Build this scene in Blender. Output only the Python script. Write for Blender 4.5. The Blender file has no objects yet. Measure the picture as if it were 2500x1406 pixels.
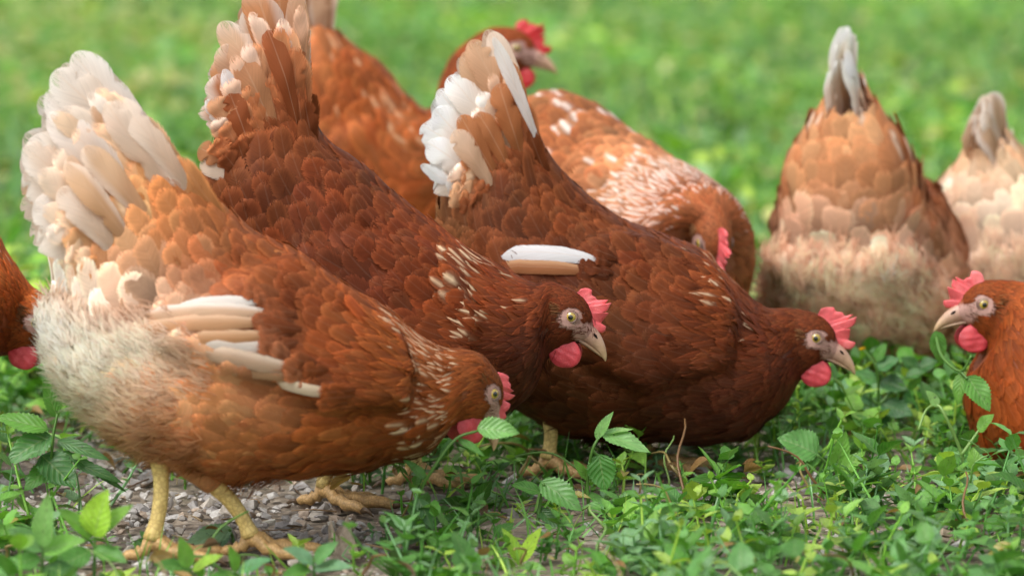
import bpy, math, random
import numpy as np
from mathutils import Vector, Matrix
from mathutils.bvhtree import BVHTree

rng = np.random.default_rng(7)
random.seed(7)
scene = bpy.context.scene
COL = scene.collection

# ------------------------------------------------------------------ camera, world, sun, exposure
CAM_H = 0.613
PITCH = math.radians(7.05)
F_PX = 12143.0                      # focal length in photograph pixels (2500 wide)
cam_d = bpy.data.cameras.new('camera')
cam = bpy.data.objects.new('camera', cam_d)
COL.objects.link(cam)
cam.location = (0, 0, CAM_H)
cam.rotation_euler = (math.radians(90) - PITCH, 0, 0)
cam_d.sensor_width = 36.0
cam_d.lens = 36.0 * F_PX / 2500.0
cam_d.clip_start = 0.05
cam_d.clip_end = 600.0
cam_d.dof.use_dof = True
cam_d.dof.focus_distance = 3.63
cam_d.dof.aperture_fstop = 6.3
scene.camera = cam

SUN_EL, SUN_AZ = math.radians(58), math.radians(-135)   # azimuth measured from +Y, clockwise seen from above
world = bpy.data.worlds.new('World')
scene.world = world
world.use_nodes = True
nt = world.node_tree
nt.nodes.clear()
sky = nt.nodes.new('ShaderNodeTexSky')
sky.sky_type = 'NISHITA'
sky.sun_disc = False
sky.sun_elevation = SUN_EL
sky.sun_rotation = SUN_AZ
sky.dust_density = 4.0
sky.air_density = 1.0
hs = nt.nodes.new('ShaderNodeHueSaturation')
hs.inputs['Saturation'].default_value = 0.22        # thin overcast
bg = nt.nodes.new('ShaderNodeBackground')
bg.inputs['Strength'].default_value = 0.15
wo = nt.nodes.new('ShaderNodeOutputWorld')
nt.links.new(sky.outputs[0], hs.inputs['Color'])
nt.links.new(hs.outputs[0], bg.inputs[0])
nt.links.new(bg.outputs[0], wo.inputs[0])

sun_d = bpy.data.lights.new('sun', 'SUN')
sun_d.energy = 0.9
sun_d.angle = math.radians(45)
sun_d.color = (1.0, 0.96, 0.9)
sun = bpy.data.objects.new('sun', sun_d)
COL.objects.link(sun)
_sd = Vector((math.sin(SUN_AZ) * math.cos(SUN_EL), math.cos(SUN_AZ) * math.cos(SUN_EL), math.sin(SUN_EL)))
sun.rotation_euler = _sd.to_track_quat('Z', 'Y').to_euler()
sun.location = _sd * 20

scene.view_settings.view_transform = 'Standard'
scene.view_settings.look = 'None'
scene.view_settings.exposure = 0.74
scene.view_settings.gamma = 1.0
scene.view_settings.use_curve_mapping = False
scene.render.engine = 'CYCLES'
scene.cycles.use_denoising = True
scene.cycles.max_bounces = 8
scene.cycles.diffuse_bounces = 6
scene.cycles.transparent_max_bounces = 10

# ------------------------------------------------------------------ pixel rays (used to place things in the world)
_R = np.array([1.0, 0, 0])
_U = np.array([0, math.sin(PITCH), math.cos(PITCH)])
_F = np.array([0, math.cos(PITCH), -math.sin(PITCH)])
EYE = np.array([0, 0, CAM_H])

def ray(px, py):
    d = _F + _R * ((px - 1250.0) / F_PX) + _U * ((703.0 - py) / F_PX)
    return d / np.linalg.norm(d)

def on_ground(px, py, z=0.0):
    d = ray(px, py)
    return EYE + d * ((z - CAM_H) / d[2])

def at_depth(px, py, Y):
    d = ray(px, py)
    return EYE + d * (Y / d[1])

def to_px(P):
    P = np.asarray(P) - EYE
    k = P @ _F
    return np.stack([1250 + F_PX * (P @ _R) / k, 703 - F_PX * (P @ _U) / k], -1)

def lin(c):
    c = np.array(c, float) / 255.0
    return np.where(c <= 0.04045, c / 12.92, ((c + 0.055) / 1.055) ** 2.4)

def sstep(a, b, x):
    t = np.clip((x - a) / (b - a), 0, 1)
    return t * t * (3 - 2 * t)

# ------------------------------------------------------------------ materials
def new_mat(name):
    m = bpy.data.materials.new(name)
    m.use_nodes = True
    t = m.node_tree
    return m, t, t.nodes['Principled BSDF'], t.nodes['Material Output']

def node(t, kind, **kw):
    n = t.nodes.new(kind)
    for k, v in kw.items():
        if hasattr(n, k):
            setattr(n, k, v)
        else:
            n.inputs[k].default_value = v
    return n

def math_n(t, op, a, b=None, c=None):
    n = t.nodes.new('ShaderNodeMath')
    n.operation = op
    for i, x in enumerate((a, b, c)):
        if x is None:
            continue
        if isinstance(x, (int, float)):
            n.inputs[i].default_value = x
        else:
            t.links.new(x, n.inputs[i])
    return n.outputs[0]

def mix_col(t, fac, a, b, blend='MIX'):
    n = t.nodes.new('ShaderNodeMix')
    n.data_type = 'RGBA'
    n.blend_type = blend
    for sock, x in ((n.inputs['Factor'], fac), (n.inputs['A'], a), (n.inputs['B'], b)):
        if isinstance(x, (int, float)):
            sock.default_value = x
        elif isinstance(x, (tuple, list, np.ndarray)):
            sock.default_value = (*[float(v) for v in x[:3]], 1)
        else:
            t.links.new(x, sock)
    return n.outputs['Result']

def ramp(t, fac, stops):
    r = t.nodes.new('ShaderNodeValToRGB')
    e = r.color_ramp.elements
    while len(e) < len(stops):
        e.new(0.5)
    for el, (p, c) in zip(e, stops):
        el.position = p
        el.color = (*[float(v) for v in c[:3]], 1)
    t.links.new(fac, r.inputs[0])
    return r.outputs[0]

def attr(t, name, out):
    n = t.nodes.new('ShaderNodeAttribute')
    n.attribute_name = name
    return n.outputs[out]

def feather_material(name, rough=0.55, transl=0.18, barb=1.0, shaft=0.03, bs=34.0, fray=0.0, rim=0.0):
    m, t, p, out = new_mat(name)
    col = attr(t, 'col', 'Color')
    f = t.nodes.new('ShaderNodeSeparateXYZ')
    t.links.new(attr(t, 'fuv', 'Vector'), f.inputs[0])
    s, tt, r = f.outputs
    at = math_n(t, 'ABSOLUTE', tt)
    q = math_n(t, 'SUBTRACT', math_n(t, 'MULTIPLY', s, bs), math_n(t, 'MULTIPLY', at, bs * .27))
    cv = t.nodes.new('ShaderNodeCombineXYZ')
    t.links.new(q, cv.inputs[0])
    t.links.new(math_n(t, 'MULTIPLY', at, 0.7), cv.inputs[1])
    t.links.new(math_n(t, 'MULTIPLY', r, 91.0), cv.inputs[2])
    n1 = node(t, 'ShaderNodeTexNoise', Scale=1.0, Detail=3.0, Roughness=0.65)
    t.links.new(cv.outputs[0], n1.inputs['Vector'])
    k = math_n(t, 'MULTIPLY_ADD', n1.outputs[0], 0.75 * barb, 1.0 - 0.375 * barb)
    # pale shaft
    sh = math_n(t, 'LESS_THAN', at, 0.055)
    sh = math_n(t, 'MULTIPLY', sh, shaft)
    kk = t.nodes.new('ShaderNodeCombineColor')
    for i in range(3):
        t.links.new(k, kk.inputs[i])
    c = mix_col(t, 1.0, col, kk.outputs[0], 'MULTIPLY')
    if rim:
        # thin paler border of the vane
        def sm0(x, a, b):
            r_ = t.nodes.new('ShaderNodeMapRange'); r_.interpolation_type = 'SMOOTHSTEP'
            r_.inputs['From Min'].default_value = a; r_.inputs['From Max'].default_value = b
            t.links.new(x, r_.inputs['Value'])
            return r_.outputs[0]
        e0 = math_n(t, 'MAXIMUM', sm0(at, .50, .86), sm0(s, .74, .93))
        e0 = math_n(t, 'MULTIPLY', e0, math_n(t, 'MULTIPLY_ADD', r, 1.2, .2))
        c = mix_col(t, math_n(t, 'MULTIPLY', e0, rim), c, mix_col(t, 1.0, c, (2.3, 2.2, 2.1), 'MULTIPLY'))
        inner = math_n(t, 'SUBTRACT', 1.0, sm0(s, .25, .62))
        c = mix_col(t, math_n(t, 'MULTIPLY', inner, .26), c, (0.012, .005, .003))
    c = mix_col(t, sh, c, (0.62, 0.45, 0.30) if shaft > .2 else (0.75, 0.55, 0.38))
    t.links.new(c, p.inputs['Base Color'])
    p.inputs['Roughness'].default_value = rough
    p.inputs['Specular IOR Level'].default_value = 0.11
    p.inputs['Sheen Weight'].default_value = 0.0
    p.inputs['Sheen Roughness'].default_value = 0.4
    b = node(t, 'ShaderNodeBump', Strength=0.35, Distance=0.0006)
    t.links.new(n1.outputs[0], b.inputs['Height'])
    t.links.new(b.outputs[0], p.inputs['Normal'])
    tr = t.nodes.new('ShaderNodeBsdfTranslucent')
    t.links.new(c, tr.inputs[0])
    ms = t.nodes.new('ShaderNodeMixShader')
    ms.inputs[0].default_value = transl
    t.links.new(p.outputs[0], ms.inputs[1])
    t.links.new(tr.outputs[0], ms.inputs[2])
    last = ms.outputs[0]
    if fray:
        # the barbs come apart along the rim of the vane
        def sm(x, a, b):
            r_ = t.nodes.new('ShaderNodeMapRange'); r_.interpolation_type = 'SMOOTHSTEP'
            r_.inputs['From Min'].default_value = a; r_.inputs['From Max'].default_value = b
            t.links.new(x, r_.inputs['Value'])
            return r_.outputs[0]
        e = math_n(t, 'MAXIMUM', sm(at, .62, 1.0), sm(s, .80, 1.0))
        cv2 = t.nodes.new('ShaderNodeCombineXYZ')
        t.links.new(math_n(t, 'MULTIPLY', q, 1.25), cv2.inputs[0])
        t.links.new(math_n(t, 'MULTIPLY', tt, 1.1), cv2.inputs[1])
        t.links.new(math_n(t, 'MULTIPLY', r, 57.0), cv2.inputs[2])
        n2 = node(t, 'ShaderNodeTexNoise', Scale=1.0, Detail=1.0)
        t.links.new(cv2.outputs[0], n2.inputs['Vector'])
        d = math_n(t, 'SUBTRACT', n2.outputs[0], math_n(t, 'MULTIPLY_ADD', e, fray, .14))
        al = sm(d, -.04, .04)
        tp = t.nodes.new('ShaderNodeBsdfTransparent')
        m2 = t.nodes.new('ShaderNodeMixShader')
        t.links.new(al, m2.inputs[0])
        t.links.new(tp.outputs[0], m2.inputs[1]); t.links.new(last, m2.inputs[2])
        last = m2.outputs[0]
    t.links.new(last, out.inputs[0])
    return m

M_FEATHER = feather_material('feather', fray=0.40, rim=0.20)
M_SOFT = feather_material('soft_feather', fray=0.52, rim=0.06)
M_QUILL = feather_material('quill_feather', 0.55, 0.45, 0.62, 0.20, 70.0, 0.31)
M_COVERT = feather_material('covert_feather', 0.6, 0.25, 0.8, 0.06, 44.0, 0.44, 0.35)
M_FLUFF = feather_material('down', 0.8, 0.50, 0.2)

def body_material():
    m, t, p, out = new_mat('hen_body')
    col = attr(t, 'col', 'Color')
    tc = t.nodes.new('ShaderNodeTexCoord')
    n1 = node(t, 'ShaderNodeTexNoise', Scale=420.0, Detail=3.0)
    t.links.new(tc.outputs['Object'], n1.inputs['Vector'])
    c = mix_col(t, 0.35, col, ramp(t, n1.outputs[0], [(0.3, (0.35, 0.3, 0.28)), (0.7, (1, 1, 1))]), 'MULTIPLY')
    t.links.new(c, p.inputs['Base Color'])
    p.inputs['Roughness'].default_value = 0.6
    b = node(t, 'ShaderNodeBump', Strength=0.5, Distance=0.0008)
    t.links.new(n1.outputs[0], b.inputs['Height'])
    t.links.new(b.outputs[0], p.inputs['Normal'])
    return m

def shank_material():
    m, t, p, out = new_mat('shank_scales')
    col = attr(t, 'col', 'Color')
    f = attr(t, 'fuv', 'Vector')
    v = node(t, 'ShaderNodeTexVoronoi', Scale=1.0)
    v.feature = 'DISTANCE_TO_EDGE'
    t.links.new(f, v.inputs['Vector'])
    edge = ramp(t, v.outputs['Distance'], [(0.0, (0.62, 0.55, 0.45)), (0.16, (1, 1, 1))])
    c = mix_col(t, 0.8, col, edge, 'MULTIPLY')
    tc = t.nodes.new('ShaderNodeTexCoord')
    nd = node(t, 'ShaderNodeTexNoise', Scale=110.0, Detail=5.0, Roughness=0.7)
    t.links.new(tc.outputs['Object'], nd.inputs['Vector'])
    c = mix_col(t, ramp(t, nd.outputs[0], [(0.52, (0, 0, 0)), (0.75, (.5, .5, .5))]), c, lin((120, 92, 62)))
    t.links.new(c, p.inputs['Base Color'])
    p.inputs['Roughness'].default_value = 0.5
    b = node(t, 'ShaderNodeBump', Strength=0.6, Distance=0.001)
    t.links.new(v.outputs['Distance'], b.inputs['Height'])
    t.links.new(b.outputs[0], p.inputs['Normal'])
    return m

def flesh_material(name, base, dark, scale=1300.0, rough=0.45):
    m, t, p, out = new_mat(name)
    tc = t.nodes.new('ShaderNodeTexCoord')
    n1 = node(t, 'ShaderNodeTexNoise', Scale=90.0, Detail=4.0)
    n2 = node(t, 'ShaderNodeTexVoronoi', Scale=scale)
    for n in (n1, n2):
        t.links.new(tc.outputs['Object'], n.inputs['Vector'])
    c = ramp(t, n1.outputs[0], [(0.28, np.array(dark) * .75), (0.5, dark), (0.72, base)])
    c = mix_col(t, math_n(t, 'MULTIPLY', n2.outputs['Distance'], 0.3), c, np.array(base) * 1.25 + 0.08)
    t.links.new(c, p.inputs['Base Color'])
    p.inputs['Roughness'].default_value = rough
    p.inputs['Subsurface Weight'].default_value = 0.25
    p.inputs['Subsurface Radius'].default_value = (0.004, 0.0012, 0.0008)
    b = node(t, 'ShaderNodeBump', Strength=0.4, Distance=0.0005)
    t.links.new(math_n(t, 'ADD', n2.outputs['Distance'], n1.outputs[0]), b.inputs['Height'])
    t.links.new(b.outputs[0], p.inputs['Normal'])
    return m

def plain(name, c, rough=0.4, spec=0.5, coat=0.0):
    m, t, p, out = new_mat(name)
    tc = t.nodes.new('ShaderNodeTexCoord')
    n1 = node(t, 'ShaderNodeTexNoise', Scale=300.0, Detail=3.0)
    t.links.new(tc.outputs['Object'], n1.inputs['Vector'])
    t.links.new(ramp(t, n1.outputs[0], [(0.25, np.array(c) * 0.75), (0.75, np.minimum(np.array(c) * 1.2, 0.9))]), p.inputs['Base Color'])
    p.inputs['Roughness'].default_value = rough
    p.inputs['Specular IOR Level'].default_value = spec
    p.inputs['Coat Weight'].default_value = coat
    return m

M_BODY = body_material()
M_SHANK = shank_material()
M_COMB = flesh_material('comb_flesh', lin((236, 128, 128)), lin((212, 72, 78)), rough=.42)
M_COMB_RED = flesh_material('red_comb_flesh', lin((205, 32, 36)), lin((180, 18, 24)))
M_WATTLE = flesh_material('wattle_flesh', lin((208, 74, 80)), lin((186, 48, 58)))
M_LOBE = flesh_material('ear_lobe_flesh', lin((222, 196, 204)), lin((205, 150, 160)), 400)
M_LID = flesh_material('eyelid_skin', lin((178, 146, 130)), lin((134, 102, 90)), 900)
M_IRIS = plain('iris', lin((176, 150, 62)), 0.15, 0.6, 1.0)
M_PUPIL = plain('pupil', (0.004, 0.004, 0.004), 0.05, 0.8, 1.0)
M_SCLERA = plain('eyeball', lin((120, 96, 60)), 0.2, 0.6, 1.0)
M_NOSTRIL = plain('nostril', (0.01, 0.007, 0.005), 0.8, 0.1)

def beak_material():
    m, t, p, out = new_mat('beak_horn')
    col = attr(t, 'col', 'Color')
    tc = t.nodes.new('ShaderNodeTexCoord')
    n1 = node(t, 'ShaderNodeTexNoise', Scale=260.0, Detail=3.0)
    t.links.new(tc.outputs['Object'], n1.inputs['Vector'])
    t.links.new(mix_col(t, 0.5, col, ramp(t, n1.outputs[0], [(0.3, (0.6, 0.55, 0.5)), (0.7, (1, 1, 1))]), 'MULTIPLY'), p.inputs['Base Color'])
    p.inputs['Roughness'].default_value = 0.38
    return m
M_BEAK = beak_material()

def leaf_material(name, veins=True):
    m, t, p, out = new_mat(name)
    col = attr(t, 'col', 'Color')
    c = col
    if veins:
        f = t.nodes.new('ShaderNodeSeparateXYZ')
        t.links.new(attr(t, 'fuv', 'Vector'), f.inputs[0])
        s, tt, r = f.outputs
        at = math_n(t, 'ABSOLUTE', tt)
        q = math_n(t, 'SUBTRACT', math_n(t, 'MULTIPLY', s, 7.0), math_n(t, 'MULTIPLY', at, 2.2))
        fr = math_n(t, 'ABSOLUTE', math_n(t, 'SUBTRACT', math_n(t, 'FRACT', q), 0.5))
        side = math_n(t, 'LESS_THAN', fr, 0.07)
        mid = math_n(t, 'LESS_THAN', at, 0.05)
        vein = math_n(t, 'MAXIMUM', math_n(t, 'MULTIPLY', side, 0.45), math_n(t, 'MULTIPLY', mid, 0.75))
        c = mix_col(t, math_n(t, 'MULTIPLY', vein, 0.55), col, (0.30, 0.42, 0.16))
        tc = t.nodes.new('ShaderNodeTexCoord')
        n1 = node(t, 'ShaderNodeTexNoise', Scale=160.0, Detail=4.0)
        t.links.new(tc.outputs['Object'], n1.inputs['Vector'])
        c = mix_col(t, 0.55, c, ramp(t, n1.outputs[0], [(0.3, (0.5, 0.52, 0.5)), (0.65, (1, 1, 1))]), 'MULTIPLY')
        spot = node(t, 'ShaderNodeTexNoise', Scale=420.0, Detail=1.0)
        t.links.new(tc.outputs['Object'], spot.inputs['Vector'])
        c = mix_col(t, math_n(t, 'MULTIPLY', math_n(t, 'GREATER_THAN', spot.outputs[0], 0.72), 0.6), c, (0.03, 0.025, 0.012))
        b = node(t, 'ShaderNodeBump', Strength=0.6, Distance=0.0012)
        b.invert = True
        hgt = math_n(t, 'ADD', vein, math_n(t, 'MULTIPLY', fr, -0.8))
        t.links.new(hgt, b.inputs['Height'])
        t.links.new(b.outputs[0], p.inputs['Normal'])
    t.links.new(c, p.inputs['Base Color'])
    p.inputs['Roughness'].default_value = 0.38
    p.inputs['Specular IOR Level'].default_value = 0.6
    tr = t.nodes.new('ShaderNodeBsdfTranslucent')
    t.links.new(mix_col(t, 1.0, c, (1.15, 1.25, 0.5), 'MULTIPLY'), tr.inputs[0])
    ms = t.nodes.new('ShaderNodeMixShader')
    ms.inputs[0].default_value = 0.3
    t.links.new(p.outputs[0], ms.inputs[1])
    t.links.new(tr.outputs[0], ms.inputs[2])
    t.links.new(ms.outputs[0], out.inputs[0])
    return m
M_LEAF = leaf_material('weed_leaf')
M_GRASS = leaf_material('grass_blade', False)

def stone_material():
    m, t, p, out = new_mat('limestone')
    tc = t.nodes.new('ShaderNodeTexCoord')
    n1 = node(t, 'ShaderNodeTexNoise', Scale=130.0, Detail=6.0, Roughness=0.7)
    n2 = node(t, 'ShaderNodeTexNoise', Scale=30.0, Detail=2.0)
    for n in (n1, n2):
        t.links.new(tc.outputs['Object'], n.inputs['Vector'])
    a = ramp(t, n1.outputs[0], [(0.3, lin((150, 142, 134))), (0.55, lin((206, 202, 196))), (0.75, lin((232, 230, 226)))])
    oi = attr(t, 'col', 'Color')
    c = mix_col(t, 1.0, a, oi, 'MULTIPLY')
    t.links.new(c, p.inputs['Base Color'])
    p.inputs['Roughness'].default_value = 0.85
    b = node(t, 'ShaderNodeBump', Strength=0.7, Distance=0.002)
    t.links.new(n1.outputs[0], b.inputs['Height'])
    t.links.new(b.outputs[0], p.inputs['Normal'])
    return m
M_STONE = stone_material()

def ground_material():
    m, t, p, out = new_mat('soil_and_turf')
    tc = t.nodes.new('ShaderNodeTexCoord')
    pos = tc.outputs['Object']
    n1 = node(t, 'ShaderNodeTexNoise', Scale=60.0, Detail=8.0, Roughness=0.7)
    v1 = node(t, 'ShaderNodeTexVoronoi', Scale=150.0)
    n3 = node(t, 'ShaderNodeTexNoise', Scale=9.0, Detail=5.0)
    n4 = node(t, 'ShaderNodeTexNoise', Scale=2.2, Detail=4.0)
    for n in (n1, v1, n3, n4):
        t.links.new(pos, n.inputs['Vector'])
    soil = ramp(t, n1.outputs[0], [(0.25, lin((84, 72, 60))), (0.5, lin((140, 128, 112))), (0.75, lin((186, 178, 166)))])
    peb = ramp(t, v1.outputs['Color'], [(0.2, (0.45, 0.42, 0.4)), (0.8, (1.25, 1.2, 1.15))])
    soil = mix_col(t, 0.7, soil, peb, 'MULTIPLY')
    turf = ramp(t, n3.outputs[0], [(0.3, lin((66, 104, 34))), (0.5, lin((104, 150, 54))), (0.7, lin((140, 176, 82)))])
    sx = t.nodes.new('ShaderNodeSeparateXYZ')
    t.links.new(pos, sx.inputs[0])
    y = math_n(t, 'ADD', sx.outputs[1], math_n(t, 'MULTIPLY_ADD', n4.outputs[0], 1.2, -0.6))
    fac = t.nodes.new('ShaderNodeMapRange')
    fac.inputs['From Min'].default_value = 4.0
    fac.inputs['From Max'].default_value = 4.7
    t.links.new(y, fac.inputs['Value'])
    c = mix_col(t, fac.outputs[0], soil, turf)
    t.links.new(c, p.inputs['Base Color'])
    p.inputs['Roughness'].default_value = 0.9
    b = node(t, 'ShaderNodeBump', Strength=0.8, Distance=0.006)
    t.links.new(math_n(t, 'ADD', n1.outputs[0], math_n(t, 'MULTIPLY', v1.outputs['Distance'], -0.6)), b.inputs['Height'])
    t.links.new(b.outputs[0], p.inputs['Normal'])
    return m
M_GROUND = ground_material()

# ------------------------------------------------------------------ mesh helpers
def mk_mesh(name, V, F, mats, col=None, fuv=None, smooth=True, mat_idx=None):
    """V (n,3); F (m,k) array or a list of such arrays (tri / quad)."""
    me = bpy.data.meshes.new(name)
    V = np.ascontiguousarray(V, dtype=np.float32)
    Fs = F if isinstance(F, list) else [F]
    Fs = [np.asarray(f, dtype=np.int32) for f in Fs if len(f)]
    n_loops = sum(f.size for f in Fs)
    n_poly = sum(len(f) for f in Fs)
    me.vertices.add(len(V))
    me.vertices.foreach_set('co', V.ravel())
    me.loops.add(n_loops)
    me.loops.foreach_set('vertex_index', np.concatenate([f.ravel() for f in Fs]))
    me.polygons.add(n_poly)
    sizes = np.concatenate([np.full(len(f), f.shape[1], np.int32) for f in Fs])
    starts = np.concatenate([[0], np.cumsum(sizes)[:-1]]).astype(np.int32)
    me.polygons.foreach_set('loop_start', starts)
    me.polygons.foreach_set('loop_total', sizes)
    me.polygons.foreach_set('use_smooth', np.full(n_poly, smooth))
    if mat_idx is not None:
        me.polygons.foreach_set('material_index', np.asarray(mat_idx, np.int32))
    for m in (mats if isinstance(mats, (list, tuple)) else [mats]):
        me.materials.append(m)
    if col is not None:
        a = me.attributes.new('col', 'FLOAT_COLOR', 'POINT')
        c4 = np.ones((len(V), 4), np.float32)
        c4[:, :3] = np.clip(col, 0.002, 0.88)
        a.data.foreach_set('color', c4.ravel())
    if fuv is not None:
        a = me.attributes.new('fuv', 'FLOAT_VECTOR', 'POINT')
        a.data.foreach_set('vector', np.ascontiguousarray(fuv, np.float32).ravel())
    me.update(calc_edges=True)
    return me

def soft_normals(me, N):
    me.normals_split_custom_set_from_vertices([tuple(float(x) for x in v) for v in N])
    return me

def link(name, me, parent=None, kind=None, label=None, cat=None, group=None):
    o = bpy.data.objects.new(name, me)
    COL.objects.link(o)
    if parent is not None:
        o.parent = parent
    if kind:
        o['kind'] = kind
    if label:
        o['label'] = label
    if cat:
        o['category'] = cat
    if group:
        o['group'] = group
    return o

def grid_faces(nu, nv, wrap=False):
    i, j = np.meshgrid(np.arange(nu - 1), np.arange(nv if wrap else nv - 1), indexing='ij')
    a = i * nv + j
    b = i * nv + (j + 1) % nv
    return np.stack([a, b, b + nv, a + nv], -1).reshape(-1, 4)

def unit(v):
    v = np.asarray(v, float)
    return v / np.maximum(np.linalg.norm(v, axis=-1, keepdims=True), 1e-9)

def interp_rows(xs, Y, x):
    """smooth (non-uniform Catmull-Rom, limited) interpolation of rows."""
    xs = np.asarray(xs, float)
    Y = np.asarray(Y, float)
    h = np.diff(xs)
    d = np.diff(Y, axis=0) / h[:, None]
    m = np.zeros_like(Y)
    m[1:-1] = (d[:-1] * h[1:, None] + d[1:] * h[:-1, None]) / (h[:-1] + h[1:])[:, None]
    m[0], m[-1] = d[0], d[-1]
    k = np.clip(np.searchsorted(xs, x, side='right') - 1, 0, len(xs) - 2)
    t = ((x - xs[k]) / h[k])[:, None]
    hk = h[k][:, None]
    return ((2 * t**3 - 3 * t**2 + 1) * Y[k] + (t**3 - 2 * t**2 + t) * hk * m[k]
            + (-2 * t**3 + 3 * t**2) * Y[k + 1] + (t**3 - t**2) * hk * m[k + 1])

def tube(path, rad, n=8, cap=True):
    """tapered tube along path; returns V, F, per-vertex (s, angle)"""
    path = np.asarray(path, float)
    rad = np.asarray(rad, float)
    tng = np.gradient(path, axis=0)
    tng = unit(tng)
    ref = np.array([0.31, 0.87, 0.2]) if abs(tng[0] @ np.array([0.3, 0.9, 0.2])) < 0.85 else np.array([1.0, 0, 0])
    a = unit(np.cross(tng, ref))
    b = np.cross(tng, a)
    th = np.linspace(0, 2 * np.pi, n, endpoint=False)
    V = path[:, None] + rad[:, None, None] * (a[:, None] * np.cos(th)[None, :, None] + b[:, None] * np.sin(th)[None, :, None])
    V = V.reshape(-1, 3)
    F = [grid_faces(len(path), n, True)]
    L = np.concatenate([[0], np.cumsum(np.linalg.norm(np.diff(path, axis=0), axis=1))])
    uv = np.stack([np.repeat(L, n), np.tile(th, len(path)), np.zeros(len(V))], -1)
    if cap:
        k = len(V)
        V = np.vstack([V, path[0], path[-1]])
        uv = np.vstack([uv, [0, 0, 0], [L[-1], 0, 0]])
        j = np.arange(n)
        F.append(np.stack([np.full(n, k), (j + 1) % n, j], -1))
        o = (len(path) - 1) * n
        F.append(np.stack([np.full(n, k + 1), o + j, o + (j + 1) % n], -1))
    return V, F, uv

class Bag:
    """collects several V/F pieces into one mesh"""
    def __init__(self):
        self.V, self.F3, self.F4, self.C, self.U, self.n = [], [], [], [], [], 0
        self.m3, self.m4 = [], []
    def add(self, V, F, col, uv=None, mat=0):
        V = np.asarray(V, float)
        for f in (F if isinstance(F, list) else [F]):
            f = np.asarray(f)
            if f.shape[1] == 3:
                self.F3.append(f + self.n); self.m3.append(np.full(len(f), mat))
            else:
                self.F4.append(f + self.n); self.m4.append(np.full(len(f), mat))
        self.V.append(V)
        col = np.asarray(col, float)
        self.C.append(np.broadcast_to(col, (len(V), 3)))
        self.U.append(np.zeros((len(V), 3)) if uv is None else np.asarray(uv, float))
        self.n += len(V)
    def mesh(self, name, mats, smooth=True):
        F, mi = [], []
        if self.F4:
            F.append(np.concatenate(self.F4)); mi.append(np.concatenate(self.m4))
        if self.F3:
            F.append(np.concatenate(self.F3)); mi.append(np.concatenate(self.m3))
        return mk_mesh(name, np.concatenate(self.V), F, mats, np.concatenate(self.C), np.concatenate(self.U), smooth, np.concatenate(mi))

# ------------------------------------------------------------------ ground
def build_ground():
    xs = np.concatenate([[-300, -60, -12, -4], np.linspace(-2, 2, 41), [4, 12, 60, 300]])
    ys = np.concatenate([[-300, -60, -8, 0, 2], np.linspace(2.6, 6, 60), [7, 8, 10, 14, 20, 40, 100, 400]])
    X, Y = np.meshgrid(xs, ys, indexing='ij')
    Z = 0.004 * np.sin(X * 9 + 1) * np.cos(Y * 7) * (np.abs(X) < 2.1) * (np.abs(Y - 4.3) < 1.7) - 0.004
    V = np.stack([X, Y, Z], -1).reshape(-1, 3)
    link('ground', mk_mesh('ground', V, grid_faces(len(xs), len(ys))[:, ::-1], M_GROUND), kind='structure')
build_ground()

# ------------------------------------------------------------------ the hen
HEAD_RINGS = [  # top (x,z), bottom (x,z), half width in mm, eye at the origin
    ((-18, 20.5), (-12, -34), 17.5), ((-8, 18.8), (-3, -26.5), 16.0), ((1, 16.3), (4, -21.5), 13.8),
    ((8, 11.8), (8.5, -19), 11.2), ((13.5, 4.5), (11, -17.8), 8.6), ((17, -4), (13.5, -17.2), 6.4), ((20, -10.5), (17, -18.2), 3.6)]
COMB_OUT = [(2.2, 18.5), (4.2, 22.4), (8, 24.2), (12, 24.6), (15.4, 24), (16.0, 19.5), (19.9, 18.4), (21.4, 15.1), (25, 16.0), (28.7, 16.8),
            (25.1, 12.6), (28, 14), (32.2, 15.7), (30.5, 10.5), (28.8, 7.8), (23.6, 5.7), (27.5, 6.6), (30.6, 7.0), (28.8, 1.5), (26, -3.6), (29, -4.4), (31.4, -5.2),
            (30.3, -8.8), (27, -11.0), (23.2, -10.4), (18.9, -8)]

def rot_head(pitch, yaw, roll=0.0):
    """columns: head x (beak), y (left), z (up) in hen-local axes"""
    return np.array((Matrix.Rotation(yaw, 3, 'Z') @ Matrix.Rotation(-pitch, 3, 'Y') @ Matrix.Rotation(roll, 3, 'X')))

def rbf(P, ctrl):
    """P (n,2); ctrl (k,5): x,z,r,g,b"""
    d2 = ((P[:, None, :] - ctrl[None, :, :2]) ** 2).sum(-1)
    w = 1.0 / (d2 + 0.018 ** 2) ** 1.7
    return (w[:, :, None] * ctrl[None, :, 2:5]).sum(1) / w.sum(1)[:, None]

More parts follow.
